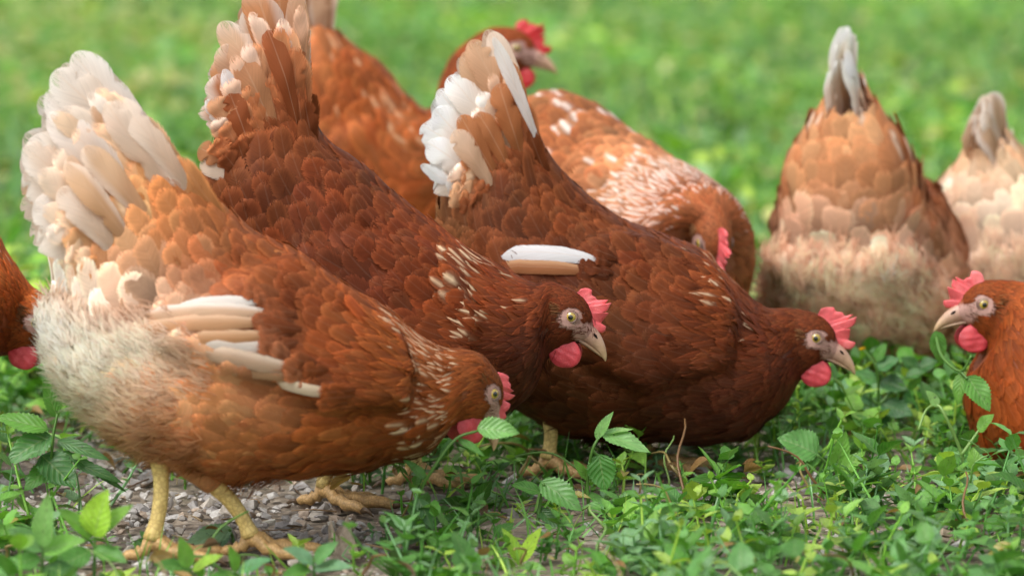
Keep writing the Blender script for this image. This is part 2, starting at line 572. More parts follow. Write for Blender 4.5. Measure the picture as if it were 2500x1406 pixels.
class Hen:
    def __init__(self, D, px0, yaw, label, near=None):
        p = at_depth(px0, 900, D)
        self.O = np.array([p[0], D, 0.0])
        self.yaw = yaw
        c, s = math.cos(yaw), math.sin(yaw)
        self.h = np.array([c, s, 0]); self.l = np.array([-s, c, 0])
        self.near = (-1 if self.l[1] > 0 else 1) if near is None else near
        e = bpy.data.objects.new('hen', None)
        COL.objects.link(e)
        e.location = self.O
        e.rotation_euler = (0, 0, yaw)
        e.empty_display_size = 0.05
        e['label'] = label
        e['category'] = 'hen'
        e['group'] = 'hens foraging on the weedy ground'
        self.e = e
        self.fluff = []; self.speck = []; self.wingpoly = None
        self.hackle_q = 5.7
        self.size = 1.0
        self.shift = (0.0, 0.0)

    # -- coordinates
    def px(self, x, y, off=0.0):
        """pixel -> (x, z) in the hen's mid-plane (shifted sideways by off)"""
        d = ray(x, y)
        k = ((self.O + self.l * off - EYE) @ self.l) / (d @ self.l)
        P = EYE + d * k - self.O
        return np.array([P @ self.h, P[2]])
    def ground(self, x, y):
        P = on_ground(x, y) - self.O
        return np.array([P @ self.h, P @ self.l])
    def world(self, L):
        L = np.asarray(L, float)
        return self.O + L[..., 0:1] * self.h + L[..., 1:2] * self.l + L[..., 2:3] * np.array([0, 0, 1.0])
    def local(self, W):
        W = np.asarray(W, float) - self.O
        return np.stack([W @ self.h, W @ self.l, W[..., 2]], -1)

    # -- body surface
    def stations_px(self, rows):
        out = []
        for r in rows:
            (tx, ty), (bx, by), hw = r[:3]
            y0 = r[3] if len(r) > 3 else 0.0
            out.append((self.px(tx, ty), self.px(bx, by), hw, y0))
        return out

    def loft(self, st, head_eye, pitch, yaw=0.0, roll=0.0, hscale=1.0, egg=-0.12, head_y=0.0, skip=0):
        C, A, B, E = [], [], [], []
        for T, Bm, hw, y0 in st:
            T = np.asarray(T); Bm = np.asarray(Bm)
            m, a = (T + Bm) / 2, (T - Bm) / 2
            a = a * (1 - .0036 / np.linalg.norm(a)); hw = hw - .003
            C.append((m[0], y0, m[1])); A.append((a[0], 0, a[1])); B.append((0, hw, 0)); E.append(egg)
        self.nq = len(st)
        R = rot_head(pitch, yaw, roll)
        self.HR = R
        self.HO = np.array([head_eye[0], head_y, head_eye[1]])
        self.hs = hscale
        k = 0.001 * hscale
        for T, Bm, hw in HEAD_RINGS[skip:]:
            T = np.array([T[0], 0, T[1]]) * k; Bm = np.array([Bm[0], 0, Bm[1]]) * k
            C.append(R @ ((T + Bm) / 2) + self.HO); A.append(R @ ((T - Bm) / 2)); B.append(R @ np.array([0, hw * k, 0])); E.append(-0.02)
        C, A, B = map(np.array, (C, A, B))
        # lateral axis of neck stations follows the spine when it bends sideways
        seg = np.linalg.norm(np.diff(C, axis=0), axis=1) + 0.4 * np.linalg.norm(np.diff(A, axis=0), axis=1)
        U = np.concatenate([[0], np.cumsum(np.maximum(seg, 0.004))])
        n = int(U[-1] / 0.0030)
        uu = np.linspace(0, U[-1], n)
        data = interp_rows(U, np.hstack([C, A, B, np.array(E)[:, None]]), uu)
        self.q = np.interp(uu, U, np.arange(len(U)))
        nv = 72
        th = np.linspace(0, 2 * np.pi, nv, endpoint=False)
        ct, sn = np.cos(th)[None, :, None], np.sin(th)[None, :, None]
        P = (data[:, None, 0:3] + data[:, None, 3:6] * ct + data[:, None, 6:9] * sn * (1 + data[:, None, 9:10] * ct))
        self.Cn = data[:, 0:3]
        self.n, self.nv = n, nv
        self.P = P
        self._normals()
        # folded wings stand proud of the flank
        if self.wingpoly is not None:
            w = self.wing_mask(P[..., 0], P[..., 2])
            side = sstep(0.15, 0.45, np.abs(np.sin(th)))[None, :]
            self.P = P + self.N * (w * side * self.wing_raise)[..., None]
            self._normals()
        if self.puff:
            self.P = self.P + self.N * (self.blob(self.P, self.puff))[..., None]
            self._normals()
        # soft unevenness
        f = (np.sin(P[..., 0] * 70 + 1) * np.sin(P[..., 2] * 63 + 2) + np.sin(P[..., 0] * 131 + P[..., 2] * 90)) * 0.0012
        f *= (self.q < self.nq - 1.5)[:, None]
        self.P = self.P + self.N * f[..., None]
        self._normals()

    def _normals(self):
        P = self.P
        du = np.gradient(P, axis=0)
        dv = (np.roll(P, -1, 1) - np.roll(P, 1, 1)) / 2
        N = unit(np.cross(dv, du))
        s = np.sign(((P - self.Cn[:, None]) * N).sum(-1, keepdims=True)); s[s == 0] = 1
        self.N = N * s
        self.su = np.maximum(np.linalg.norm(du, axis=-1), 0.0012)
        self.sv = np.maximum(np.linalg.norm(dv, axis=-1), 0.0002)

    def wing_mask(self, x, z):
        poly = self.wingpoly
        inside = np.zeros(x.shape, bool)
        dist = np.full(x.shape, 9.0)
        n = len(poly)
        for i in range(n):
            (x1, z1), (x2, z2) = poly[i], poly[(i + 1) % n]
            c = ((z1 > z) != (z2 > z)) & (x < (x2 - x1) * (z - z1) / (z2 - z1 + 1e-12) + x1)
            inside ^= c
            ex, ez = x2 - x1, z2 - z1
            t = np.clip(((x - x1) * ex + (z - z1) * ez) / (ex * ex + ez * ez + 1e-12), 0, 1)
            dist = np.minimum(dist, np.hypot(x - x1 - t * ex, z - z1 - t * ez))
        return np.where(inside, sstep(0, 0.011, dist), 0.0)

    def sample(self, u, v, A):
        """bilinear sample of grid A at ring index u and column index v (wraps)"""
        u = np.clip(u, 0, self.n - 1.001)
        i = np.floor(u).astype(int); fu = (u - i)[..., None]
        j = np.floor(v).astype(int); fv = (v - j)[..., None]
        j0, j1 = j % self.nv, (j + 1) % self.nv
        if A.ndim == 2:
            A = A[..., None]
            return ((A[i, j0] * (1 - fv) + A[i, j1] * fv) * (1 - fu) + (A[i + 1, j0] * (1 - fv) + A[i + 1, j1] * fv) * fu)[..., 0]
        return (A[i, j0] * (1 - fv) + A[i, j1] * fv) * (1 - fu) + (A[i + 1, j0] * (1 - fv) + A[i + 1, j1] * fv) * fu

    def headc(self, L):
        """hen-local points -> canonical head mm"""
        return ((np.asarray(L) - self.HO) @ self.HR) / (0.001 * self.hs)

    def base_color(self, L):
        shp = L.shape[:-1]
        L = L.reshape(-1, 3)
        return rbf(L[:, [0, 2]], self.ctrl).reshape(*shp, 3)

    def set_colors(self, ctrl):
        rows = []
        for (x, y), c in ctrl:
            p = self.px(x, y) if self.color_px else np.array((x, y))
            rows.append([p[0], p[1], *lin(c)])
        self.ctrl = np.array(rows)
        k = np.clip((self.ctrl[:, 2:3] - .25) / .4, 0, 1)
        self.ctrl[:, 2:5] *= (np.array([.74, .69, .52]) * (1 - k) + np.array([1.0, .98, .95]) * k) * self.gain

    def blob(self, L, blobs):
        """blobs in local (x,z,r,val): max of soft discs"""
        out = np.zeros(L.shape[:-1])
        for x, z, r, val in blobs:
            d = np.hypot(L[..., 0] - x, L[..., 2] - z)
            out = np.maximum(out, val * sstep(r, r * 0.55, d))
        return out

    def pxblobs(self, rows):
        out = []
        for x, y, r, val in rows:
            a = self.px(x, y); b = self.px(x + r, y)
            out.append((a[0], a[1], abs(b[0] - a[0]), val))
        return out

    def build_body(self, legs):
        bag = Bag()
        n, nv = self.n, self.nv
        V = self.P.reshape(-1, 3)
        col = self.base_color(V)
        H = self.headc(V)
        # face: bare skin round the eye and towards the beak
        inhead = (np.repeat(self.q, nv) > self.nq - 0.6)
        d1 = np.hypot((H[:, 0] - 1.0) / 11.0, (H[:, 2] + 1.0) / 9.0)
        d2 = np.hypot((H[:, 0] - 12.0) / 9.0, (H[:, 2] + 11.0) / 8.0)
        skin = np.maximum(sstep(1.1, 0.8, d1), sstep(1.1, 0.8, d2)) * inhead * (np.abs(H[:, 1]) > 3)
        sk = lin(self.face) + rng.normal(0, 0.01, (len(V), 1))
        col = col * (1 - skin[:, None]) + sk * skin[:, None]
        cheek = sstep(1.1, 0.7, np.hypot((H[:, 0] + 4) / 13, (H[:, 2] + 13) / 9)) * inhead * (1 - skin)
        col = col * (1 - 0.75 * cheek[:, None]) + lin((128, 88, 62)) * 0.75 * cheek[:, None]
        F = [grid_faces(n, nv, True)[:, ::-1]]
        V2 = np.vstack([V, self.P[0].mean(0), self.P[-1].mean(0)])
        j = np.arange(nv); k = n * nv
        F.append(np.stack([np.full(nv, k), j, (j + 1) % nv], -1))
        o = (n - 1) * nv
        F.append(np.stack([np.full(nv, k + 1), o + (j + 1) % nv, o + j], -1))
        col2 = np.vstack([col, col[:1], col[-1:]])
        bag.add(V2, F, col2)
        self.bodyV, self.bodyF = V2, F
        for lg in legs:
            self.add_leg(bag, *lg)
        self.body = link('body', bag.mesh('body', [M_BODY, M_SHANK]), self.e)
        # BVH of the body surface for laying quills on the flank
        polys = [tuple(int(i) for i in r) for r in F[0]]
        self.bvh = BVHTree.FromPolygons([Vector(v) for v in V], polys)
        self.polys = polys

    def add_leg(self, bag, top, foot, yaw_deg=0.0, shank=(236, 208, 132)):
        """top (x,y,z) hock inside the thigh feathers, foot (x,y) on the ground"""
        top = np.array(top, float)
        ank = np.array([foot[0], foot[1], 0.016])
        c0 = lin(shank)
        # shank, slightly bowed
        t = np.linspace(0, 1, 14)[:, None]
        path = top * (1 - t) + ank * t + np.array([0.004, 0, 0]) * np.sin(np.pi * t)
        r = np.interp(t[:, 0], [0, .12, .3, .8, .93, 1], [.0068, .0066, .0056, .0053, .0064, .0068])
        V, F, uv = tube(path, r, 12)
        cc = c0 * (0.9 + 0.2 * rng.random((len(V), 1)))
        bag.add(V, F, cc, uv * np.array([260.0, 1.6, 1]), 1)
        # feathered thigh above it
        up = unit(top - ank)
        th = np.array([top + up * s for s in (-0.006, 0.004, 0.018, 0.034, 0.05)])
        th[:, 1] *= np.array([1, 1, .95, .85, .75])
        V, F, uv = tube(th, np.array([.0072, .0105, .016, .023, .028]), 14)
        bag.add(V, F, self.base_color(V), uv, 0)
        self.thighs = getattr(self, 'thighs', []) + [(th, 0)]
        a0 = math.radians(yaw_deg)
        for ang, ln, r0 in ((0, .052, .0052), (38, .042, .0046), (-38, .044, .0046), (172, .020, .0042)):
            a = a0 + math.radians(ang)
            d = np.array([math.cos(a), math.sin(a), 0])
            s = np.linspace(0, 1, 8)
            z = np.interp(s, [0, .15, .35, .7, 1], [.014, .0125, .0075, .0058, .0050])
            zz = z + 0.0016 * np.sin(s * 18)
            pth = ank * np.array([1, 1, 0]) + d * (s * ln)[:, None]
            pth[:, 2] = zz
            rr = r0 * np.interp(s, [0, .3, .55, .8, 1], [1.25, 1.0, 1.0, .88, .72])
            V, F, uv = tube(pth, rr, 9)
            bag.add(V, F, lin((206, 168, 112)) * (0.85 + 0.3 * rng.random((len(V), 1))), uv * np.array([330.0, 1.4, 1]), 1)
            cl = np.array([pth[-1], pth[-1] + d * .006 + [0, 0, .0006], pth[-1] + d * .012 + [0, 0, -.0032]])
            V, F, uv = tube(cl, [r0 * .62, r0 * .42, .0004], 7)
            bag.add(V, F, lin((96, 76, 54)), uv, 1)

    # -- plumage that follows the surface
    def lay(self, u0, v0, ang, L, W, lift, pointed, ns, nt, camber=0.075, offset=0.0006, thick=None):
        """arrays (n,) -> vertices (n, ns, nt, 3), s (ns), t (nt)"""
        if ns >= 7:
            s = np.array([0, .35, .62, .8, .91, .975, 1.0])
        else:
            s = np.array([0, .42, .72, .92, 1.0])
        t = np.linspace(-1, 1, nt)
        wr = np.minimum(1, 0.55 + 1.2 * s) * np.sqrt(np.clip(1 - (np.clip(s - .66, 0, 1) / .34) ** 2.3, 0.012, 1))
        wp = np.minimum(1, 0.55 + 1.5 * s) * np.clip(1 - (np.clip(s - .3, 0, 1) / .7) ** 1.7, 0.05, 1)
        w = np.where(pointed[:, None], wp[None], wr[None])          # n,ns
        a = s[None, :, None] * L[:, None, None] * np.ones((1, 1, nt))
        b = w[:, :, None] * t[None, None, :] * W[:, None, None] * 0.5
        # rounded tips: the edge columns trail behind the shaft
        a = a - (np.abs(t)[None, None, :] ** 2) * W[:, None, None] * 0.05 * sstep(.5, 1, s)[None, :, None]
        ca, sa = np.cos(ang)[:, None, None], np.sin(ang)[:, None, None]
        a2, b2 = a * ca - b * sa, a * sa + b * ca
        su = self.sample(u0, v0, self.su)[:, None, None]
        sv = np.maximum(self.sample(u0, v0, self.sv), 0.0008)[:, None, None]
        uu = u0[:, None, None] - a2 / su
        vv = v0[:, None, None] + b2 / sv
        P = self.sample(uu, vv, self.P)
        N = self.sample(uu, vv, self.N)
        tail = unit(self.P[0] - self.P[3])
        over = np.clip(-uu, 0, None) * su
        j = np.round(vv).astype(int) % self.nv
        P = P + tail[j] * over[..., None]
        off = offset + lift[:, None, None] * (s[None, :, None] ** 1.6) + camber * W[:, None, None] * (1 - t[None, None, :] ** 2) * sstep(0, .5, s)[None, :, None] * 0.5
        return P + unit(N) * off[..., None], s, t

    def plumage(self, ns=7, nt=5, keep=300, dens=1.0):
        nq = self.nq
        qs = np.array([0, 2, 4, nq - 3.7, nq - 2.8, nq - 1.4, nq - .2, nq + 1.2, nq + 4])
        Wq = np.array([21, 19, 16.5, 13.0, 7.6, 5.2, 4.0, 2.8, 2.2]) * 0.001 * self.size
        Lq = np.array([36, 32, 26, 23, 25, 23, 15, 7, 4.5]) * 0.001 * self.size
        U, Vv, Ls, Ws = [], [], [], []
        u = self.n - 2.0
        while u > 0:
            q = np.interp(u, np.arange(self.n), self.q)
            W = np.interp(q, qs, Wq); L = np.interp(q, qs, Lq)
            i = int(u)
            circ = self.sv[i].sum()
            m = max(6, int(circ / (W * 0.62) * dens))
            # even spacing by arc length round the ring
            cum = np.concatenate([[0], np.cumsum(self.sv[i])])
            pos = (np.arange(m) + rng.random() + rng.normal(0, 0.16, m)) / m % 1.0
            v = np.interp(pos * cum[-1], cum, np.arange(self.nv + 1))
            U.append(u + rng.normal(0, 0.16, m) * L * 0.4 / 0.003); Vv.append(v)
            Ls.append(np.full(m, L)); Ws.append(np.full(m, W))
            step = L * 0.36 / max(self.su[i].mean(), 0.0015)
            u -= max(step, 0.6)
        u0 = np.clip(np.concatenate(U), 0, self.n - 2); v0 = np.concatenate(Vv)
        L = np.concatenate(Ls); W = np.concatenate(Ws)
        n = len(u0)
        L = L * rng.uniform(.85, 1.3, n); W = W * rng.uniform(.78, 1.4, n)
        q = np.interp(u0, np.arange(self.n), self.q)
        R0 = self.sample(u0, v0, self.P)
        H = self.headc(R0)
        head = q > nq - 0.7
        d1 = np.hypot((H[:, 0] - 1.0) / 9.5, (H[:, 2] + 1.0) / 7.8)
        d3 = np.hypot((H[:, 0] + 18.0) / 5.0, (H[:, 2] + 9.0) / 7.0)
        d2 = np.hypot((H[:, 0] - 12.0) / 9.0, (H[:, 2] + 11.5) / 8.5)
        bare = head & ((np.minimum(np.minimum(d1, d2), d3) < 1.0) & (np.abs(H[:, 1]) > 2.5) | (H[:, 0] > 15))
        fl = self.blob(R0, self.fluff)
        ok = ~bare & (rng.random(n) > fl * self.bald)
        u0, v0, L, W, q, R0, H = (x[ok] for x in (u0, v0, L, W, q, R0, H))
        n = len(u0)
        bel0 = sstep(0.2, -0.5, np.cos(v0 / self.nv * 2 * np.pi))
        pointed = (q > self.hackle_q) & ~((bel0 > .4) & (q < nq - .8))
        # belly and breast feathers lie softer
        th = v0 / self.nv * 2 * np.pi
        belly = sstep(0.2, -0.6, np.cos(th))
        W = np.where(pointed, W, W * (1 + (.15 + self.breast) * belly)); L = np.where(pointed, L, L * (1 + self.breast * .3 * belly))
        lift = np.where(pointed, 0.0016, 0.0030) * (rng.uniform(.3, 1.3, n) + 1.2 * (rng.random(n) < .07)) * np.clip(L / 0.022, .25, 1.3)
        lift = lift * (1 - .6 * sstep(.6, .9, np.cos(th)))
        flank = sstep(.75, .1, np.cos(th)) * sstep(2.0, 4.0, q)
        lift = lift * (1 - .55 * flank); L = np.where(pointed, L, L * (1 + .25 * flank))
        ang = rng.normal(0, 0.17, n)
        wing = np.zeros(n)
        if self.wingpoly is not None:
            wing = self.wing_mask(R0[:, 0], R0[:, 2]) * (np.abs(np.sin(th)) > 0.3)
            ang = ang + wing * np.sign(np.sin(th)) * self.wing_ang
        P, s, t = self.lay(u0, v0, ang, L, W, lift, pointed, ns, nt)
        r = rng.random(n)
        base = self.base_color(R0)
        tone = np.exp(rng.normal(0, 0.11, n))[:, None]
        warm = 1 + rng.normal(0, 0.05, (n, 1)) * np.array([[0.3, -1, -1.6]])
        lowf = np.sin(R0 @ np.array([61., 23, 47]) + 1.7) + np.sin(R0 @ np.array([-37., 31, 73]) + .4) + .7 * np.sin(R0 @ np.array([113., -67, 91]))
        base = base * tone * warm * np.exp(.085 * lowf)[:, None]
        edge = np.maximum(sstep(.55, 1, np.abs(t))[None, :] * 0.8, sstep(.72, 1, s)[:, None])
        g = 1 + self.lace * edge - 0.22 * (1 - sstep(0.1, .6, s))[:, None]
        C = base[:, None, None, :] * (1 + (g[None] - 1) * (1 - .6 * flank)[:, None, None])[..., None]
        pale = lin((214, 158, 112))
        C = C + (pale - C) * ((0.10 * self.lace * edge)[None] * (1 - .7 * flank)[:, None, None])[..., None]
        # white / cream flecks on the neck cape and elsewhere
        pr = self.blob(R0, self.speck)
        hit = rng.random(n) < pr
        spot = np.exp(-(t / .34) ** 2)[None, :] * sstep(.30, .55, s)[:, None] * sstep(1.06, .9, s)[:, None]
        cream = lin(self.cream)
        amt = (hit * rng.uniform(.5, 1.0, n))[:, None, None] * spot[None]
        C = C + (cream - C) * amt[..., None]
        # wing shade: coverts a little deeper in colour
        C = C * (1 - 0.0 * wing)[:, None, None, None]
        uv = np.zeros((n, ns, nt, 3))
        uv[..., 0] = s[None, :, None]; uv[..., 1] = t[None, None, :]; uv[..., 2] = r[:, None, None]
        self.fe = dict(P=P, C=C, uv=uv, L=L, W=W, q=q, R=R0, pointed=pointed, ns=ns, nt=nt,
                       N=self.sample(u0, v0, self.N), keep=keep)

    def finish_plumage(self, hens):
        """the largest visible contour feathers become parts, the others one mesh"""
        fe = self.fe
        n = len(fe['L'])
        mid = fe['P'][:, fe['ns'] // 2 + 1, fe['nt'] // 2]
        Wm = self.world(mid)
        px = to_px(Wm)
        view = unit(EYE - Wm)
        Nw = fe['N'][:, 0:1] * self.h + fe['N'][:, 1:2] * self.l + fe['N'][:, 2:3] * np.array([0, 0, 1.0])
        face = (view * Nw).sum(-1)
        score = fe['L'] * fe['W'] * np.clip(face, 0, 1)
        vis = (face > 0.15) & (px[:, 0] > 0) & (px[:, 0] < 2500) & (px[:, 1] > 0) & (px[:, 1] < 1406)
        pick = []
        for i in np.argsort(-score):
            if not vis[i]:
                continue
            if len(pick) >= fe['keep']:
                break
            d = Wm[i] - EYE
            dist = np.linalg.norm(d)
            clear = True
            for h in hens:
                if h is self:
                    continue
                o = h.local(EYE[None])[0]
                e2 = h.local(Wm[i][None])[0]
                dd = Vector(e2 - o); dl = dd.length; dd.normalize()
                if h.bvh.ray_cast(Vector(o), dd, dl - 0.03)[0] is not None:
                    clear = False
                    break
            if clear:
                pick.append(i)
        F = grid_faces(fe['ns'], fe['nt'])
        k = fe['ns'] * fe['nt']
        for i in pick:
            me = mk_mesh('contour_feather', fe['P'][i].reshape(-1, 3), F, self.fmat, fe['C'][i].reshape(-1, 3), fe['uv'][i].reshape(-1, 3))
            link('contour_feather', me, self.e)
        rest = np.ones(n, bool); rest[pick] = False
        for nm, sel in (('hackle_plumage', rest & fe['pointed']), ('plumage', rest & ~fe['pointed'])):
            idx = np.where(sel)[0]
            if len(idx) == 0:
                continue
            FF = (F[None] + (np.arange(len(idx)) * k)[:, None, None]).reshape(-1, 4)
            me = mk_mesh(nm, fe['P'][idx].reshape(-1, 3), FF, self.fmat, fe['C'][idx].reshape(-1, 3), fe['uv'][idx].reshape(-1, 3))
            link(nm, me, self.e, 'stuff')

    # -- fine down strands
    def down(self, blobs, count, length=0.022, width=0.0007, lift=0.45, name='fluff', tint=None, gravity=0.25, tone=0.10):
        U, V = [], []
        got = 0
        tries = 0
        while got < count and tries < 60:
            u = rng.uniform(0, self.n - 2, 6000); v = rng.uniform(0, self.nv, 6000)
            P = self.sample(u, v, self.P)
            a = self.sample(u, v, self.su) * self.sample(u, v, self.sv)
            k = (rng.random(6000) < self.blob(P, blobs)) & (rng.random(6000) < a / (self.su * self.sv).max())
            U.append(u[k]); V.append(v[k]); got += int(k.sum()); tries += 1
        if got == 0:
            return
        u = np.concatenate(U)[:count]; v = np.concatenate(V)[:count]
        n = len(u)
        P = self.sample(u, v, self.P); N = unit(self.sample(u, v, self.N))
        Tt = unit(self.sample(u - 2, v, self.P) - self.sample(u, v, self.P) + 1e-7)
        # tufts: strands share the root and lean of their tuft and fan out
        nt_ = max(1, n // 16); tf = rng.integers(0, nt_, n)
        P = P[tf] + (rng.normal(0, .0032, (n, 3)) * .8); N = N[tf]; Tt = Tt[tf]
        tl = rng.normal(0, .20, (nt_, 3))[tf]; tz = np.exp(rng.normal(0, .16, nt_))[tf]; tc = np.exp(rng.normal(0, tone, nt_))[tf]
        cl = np.stack([np.sin(P @ np.array([310, 170, 240.]) + k) for k in (0, 2.1, 4.4)], -1) * 0.32
        d = unit(Tt + N * lift + cl * .5 + tl + rng.normal(0, .16, (n, 3)))
        side = unit(np.cross(d, N + rng.normal(0, .3, (n, 3))))
        Ln = length * rng.uniform(.55, 1.2, n) * tz
        s = np.array([0, .35, .7, 1.0])
        cur = s[None, :, None] * Ln[:, None, None] * d[:, None] - (s[None, :, None] ** 2) * Ln[:, None, None] * (N * lift * 0.5 + np.array([0, 0, gravity]))[:, None]
        cur = cur + P[:, None] + N[:, None] * 0.001
        w = width * np.array([1, .95, .7, .15])[None, :, None, None] * np.array([-1, 1])[None, None, :, None] * 0.5
        V4 = cur[:, :, None] + side[:, None, None] * w
        base = self.base_color(P) if tint is None else np.broadcast_to(lin(tint), (n, 3))
        base = base * np.exp(rng.normal(0, .05, (n, 1))) * tc[:, None]
        C = np.broadcast_to(base[:, None, None], (n, 4, 2, 3)) * np.array([.85, 1, 1.05, 1.1])[None, :, None, None]
        uv = np.zeros((n, 4, 2, 3)); uv[..., 0] = s[None, :, None]; uv[..., 1] = 0.5; uv[..., 2] = rng.random((n, 1, 1))
        F = (grid_faces(4, 2)[None] + (np.arange(n) * 8)[:, None, None]).reshape(-1, 4)
        me = mk_mesh(name, V4.reshape(-1, 3), F, M_FLUFF, C.reshape(-1, 3), uv.reshape(-1, 3))
        Ns = np.repeat(unit(N + d * .3 + rng.normal(0, .15, (n, 3))), 8, axis=0)
        link(name, soft_normals(me, Ns), self.e, 'stuff')

    # -- single quills
    def quill(self, root, tip, width, face, col, edge=None, bend=0.0, curl=0.0, name='tail_feather', ragged=0.015, tipw=0.74, tipcol=None, mat=None, splits=None):
        """free feather between two local points; face = direction its flat side looks"""
        root = np.asarray(root, float); tip = np.asarray(tip, float)
        L = np.linalg.norm(tip - root)
        ax = unit(tip - root)
        side = unit(np.cross(face, ax)); nrm = np.cross(ax, side)
        nt = 7
        s = np.concatenate([np.linspace(0, .78, 17), [.82, .86, .9, .935, .96, .978, .99, .997, 1.0]]); t = np.linspace(-1, 1, nt)
        ns = len(s)
        w = np.minimum(1, .35 + 1.1 * s) * np.sqrt(np.clip(1 - np.clip((s - tipw) / (1 - tipw + 1e-6), 0, 1) ** 2.1, 0.004, 1))
        el = 1 + ragged * np.cumsum(rng.normal(0, 1, (ns, 2)), axis=0) * .35
        for k in range(rng.integers(0, 4) if splits is None else splits):      # splits in the vane
            i = rng.integers(7, ns - 6); j = rng.integers(2)
            el[i, j] *= rng.uniform(.45, .8); el[i + 1, j] *= .92
        wv = w[:, None] * np.where(np.abs(t) > .5, np.where(t > 0, el[:, 1:2], el[:, 0:1]), 1.0)
        ph = rng.uniform(0, 6)
        P = (root + ax * (s * L)[:, None])[:, None] + side * (wv * t[None] * width * .5)[..., None]
        P = P + ax * ((np.abs(t)[None]) * width * 0.16 * sstep(.1, .5, s)[:, None] * sstep(1.0, .7, s)[:, None])[..., None]
        P = P + nrm * (bend * L * np.sin(np.pi * s))[:, None, None] + side * (curl * L * s ** 2)[:, None, None]
        P = P - nrm * ((t[None] ** 2) * width * 0.07 * np.ones((ns, 1)))[..., None]
        P = P + nrm * (0.0005 * np.sin(s[:, None] * 14 + t[None] * 2 + ph))[..., None]
        c = np.asarray(col, float) * np.exp(rng.normal(0, .06))
        C = np.broadcast_to(c, (ns, nt, 3)).copy()
        if tipcol is not None:
            k = sstep(.35, .95, s + rng.normal(0, .08))[:, None] * np.ones((1, nt))
            C += (np.asarray(tipcol) - C) * k[..., None]
        if edge is not None:
            k = np.clip(sstep(.25, .95, t * (1 if rng.random() < .7 else -1))[None] * np.ones((ns, 1)) + 0.5 * sstep(.8, 1, s)[:, None], 0, 1)
            C += (np.asarray(edge) - C) * k[..., None] * .8
        uv = np.zeros((ns, nt, 3)); uv[..., 0] = s[:, None]; uv[..., 1] = t[None]; uv[..., 2] = rng.random()
        link(name, mk_mesh(name, P.reshape(-1, 3), grid_faces(ns, nt), mat or M_QUILL, C.reshape(-1, 3), uv.reshape(-1, 3)), self.e)

    def coverts(self, roots, tips, layers, cols, spread=(0.009, 0.034), rootspread=(0.012, 0.033), width=.017, n=8, sides=None, plane_px=True, lean=.25):
        """rows of tail coverts that hide the bases of the tail feathers; layers = fractions of the tail's length"""
        def poly(pts, k):
            pts = np.array([self.px(*p) if plane_px else p for p in pts], float)
            d = np.concatenate([[0], np.cumsum(np.linalg.norm(np.diff(pts, axis=0), axis=1))])
            return np.array([np.interp(k * d[-1], d, pts[:, 0]), np.interp(k * d[-1], d, pts[:, 1])])
        m = len(layers)
        for sd in (sides or (1, -1)):
            for li, f in enumerate(layers):
                for i in range(n):
                    k = np.clip((i + .5 + .5 * (li % 2) + rng.normal(0, .15)) / n, 0, 1)
                    a, b = poly(roots, k), poly(tips, k)
                    ff = f * rng.uniform(.88, 1.12)
                    r_ = a + (b - a) * (ff - .52)
                    t_ = a + (b - a) * ff + rng.normal(0, .003, 2)
                    y0 = rootspread[0] + (rootspread[1] - rootspread[0]) * k + .0008 * li
                    y1 = spread[0] + (spread[1] - spread[0]) * k
                    ya = y0 + (y1 - y0) * max(ff - .52, 0); yb = y0 + (y1 - y0) * ff + .0040 + .0009 * li
                    face = np.array([0, sd, 0]) + np.array([.7, 0, .7]) * lean * rng.uniform(.4, 1.2) + rng.normal(0, .1, 3)
                    c0, c1 = cols[min(li, len(cols) - 1)]
                    c0 = lin(c0) if c0 is not None else self.base_color(np.array([[r_[0], 0, r_[1]]]))[0]
                    c1 = lin(c1) if c1 is not None else c0 * 1.2
                    mx = rng.random()
                    self.quill([r_[0], sd * ya, r_[1]], [t_[0], sd * yb, t_[1]], width * rng.uniform(.8, 1.2), face, c0 * (1 - .25 * mx) + c1 * .25 * mx, None, bend=rng.normal(.025, .012), curl=rng.normal(0, .05),
                               name='tail_covert', tipw=.58, tipcol=c0 * (1 - mx) + c1 * mx, mat=M_COVERT, splits=int(rng.integers(0, 2)))

    def fan(self, roots, tips, n, width, cols, spread=(0.004, 0.03), rootspread=(0.008, 0.03), lean=0.35, sides=(1, -1), plane_px=True, edge=None):
        """tent-shaped tail: tips/roots are polylines (pixels or local x,z) from the upper to the lower edge"""
        def poly(pts, k):
            pts = np.array([self.px(*p) if plane_px else p for p in pts], float)
            d = np.concatenate([[0], np.cumsum(np.linalg.norm(np.diff(pts, axis=0), axis=1))])
            return np.stack([np.interp(k * d[-1], d, pts[:, 0]), np.interp(k * d[-1], d, pts[:, 1])])
        for sd in sides:
            for i in range(n):
                k = (i + .5 + rng.normal(0, .12)) / n
                a, b = poly(roots, k), poly(tips, k)
                j = i % 2
                ya = (rootspread[0] + (rootspread[1] - rootspread[0]) * k + 0.002 * j) * sd
                yb = (spread[0] + (spread[1] - spread[0]) * k + 0.003 * j) * sd
                R = np.array([a[0], ya, a[1]]); T = np.array([b[0], yb, b[1]])
                T = R + (T - R) * (1 + rng.normal(0, .03))
                up = unit(np.array([1.0, 0, 1.0]))
                face = np.array([0, sd, 0]) + up * lean * rng.uniform(.4, 1.2) + rng.normal(0, .08, 3)
                c = cols[i % len(cols)] if not callable(cols) else cols(k)
                self.quill(R, T, width * rng.uniform(.85, 1.15), face, lin(c) * (.80, .70, .60) , None if edge is None else lin(edge), bend=rng.normal(0.04, .025), curl=rng.normal(0, .045), tipcol=lin(c))

    def hit(self, x, y):
        """pixel -> (u,v) grid position on the near surface"""
        o = self.local(EYE[None])[0]
        d = ray(x, y)
        dl = np.array([d @ self.h, d @ self.l, d[2]])
        loc, nrm, idx, dist = self.bvh.ray_cast(Vector(o), Vector(dl))
        if loc is None:
            return None
        a = self.polys[idx][0]
        return a // self.nv + .5, a % self.nv + .5

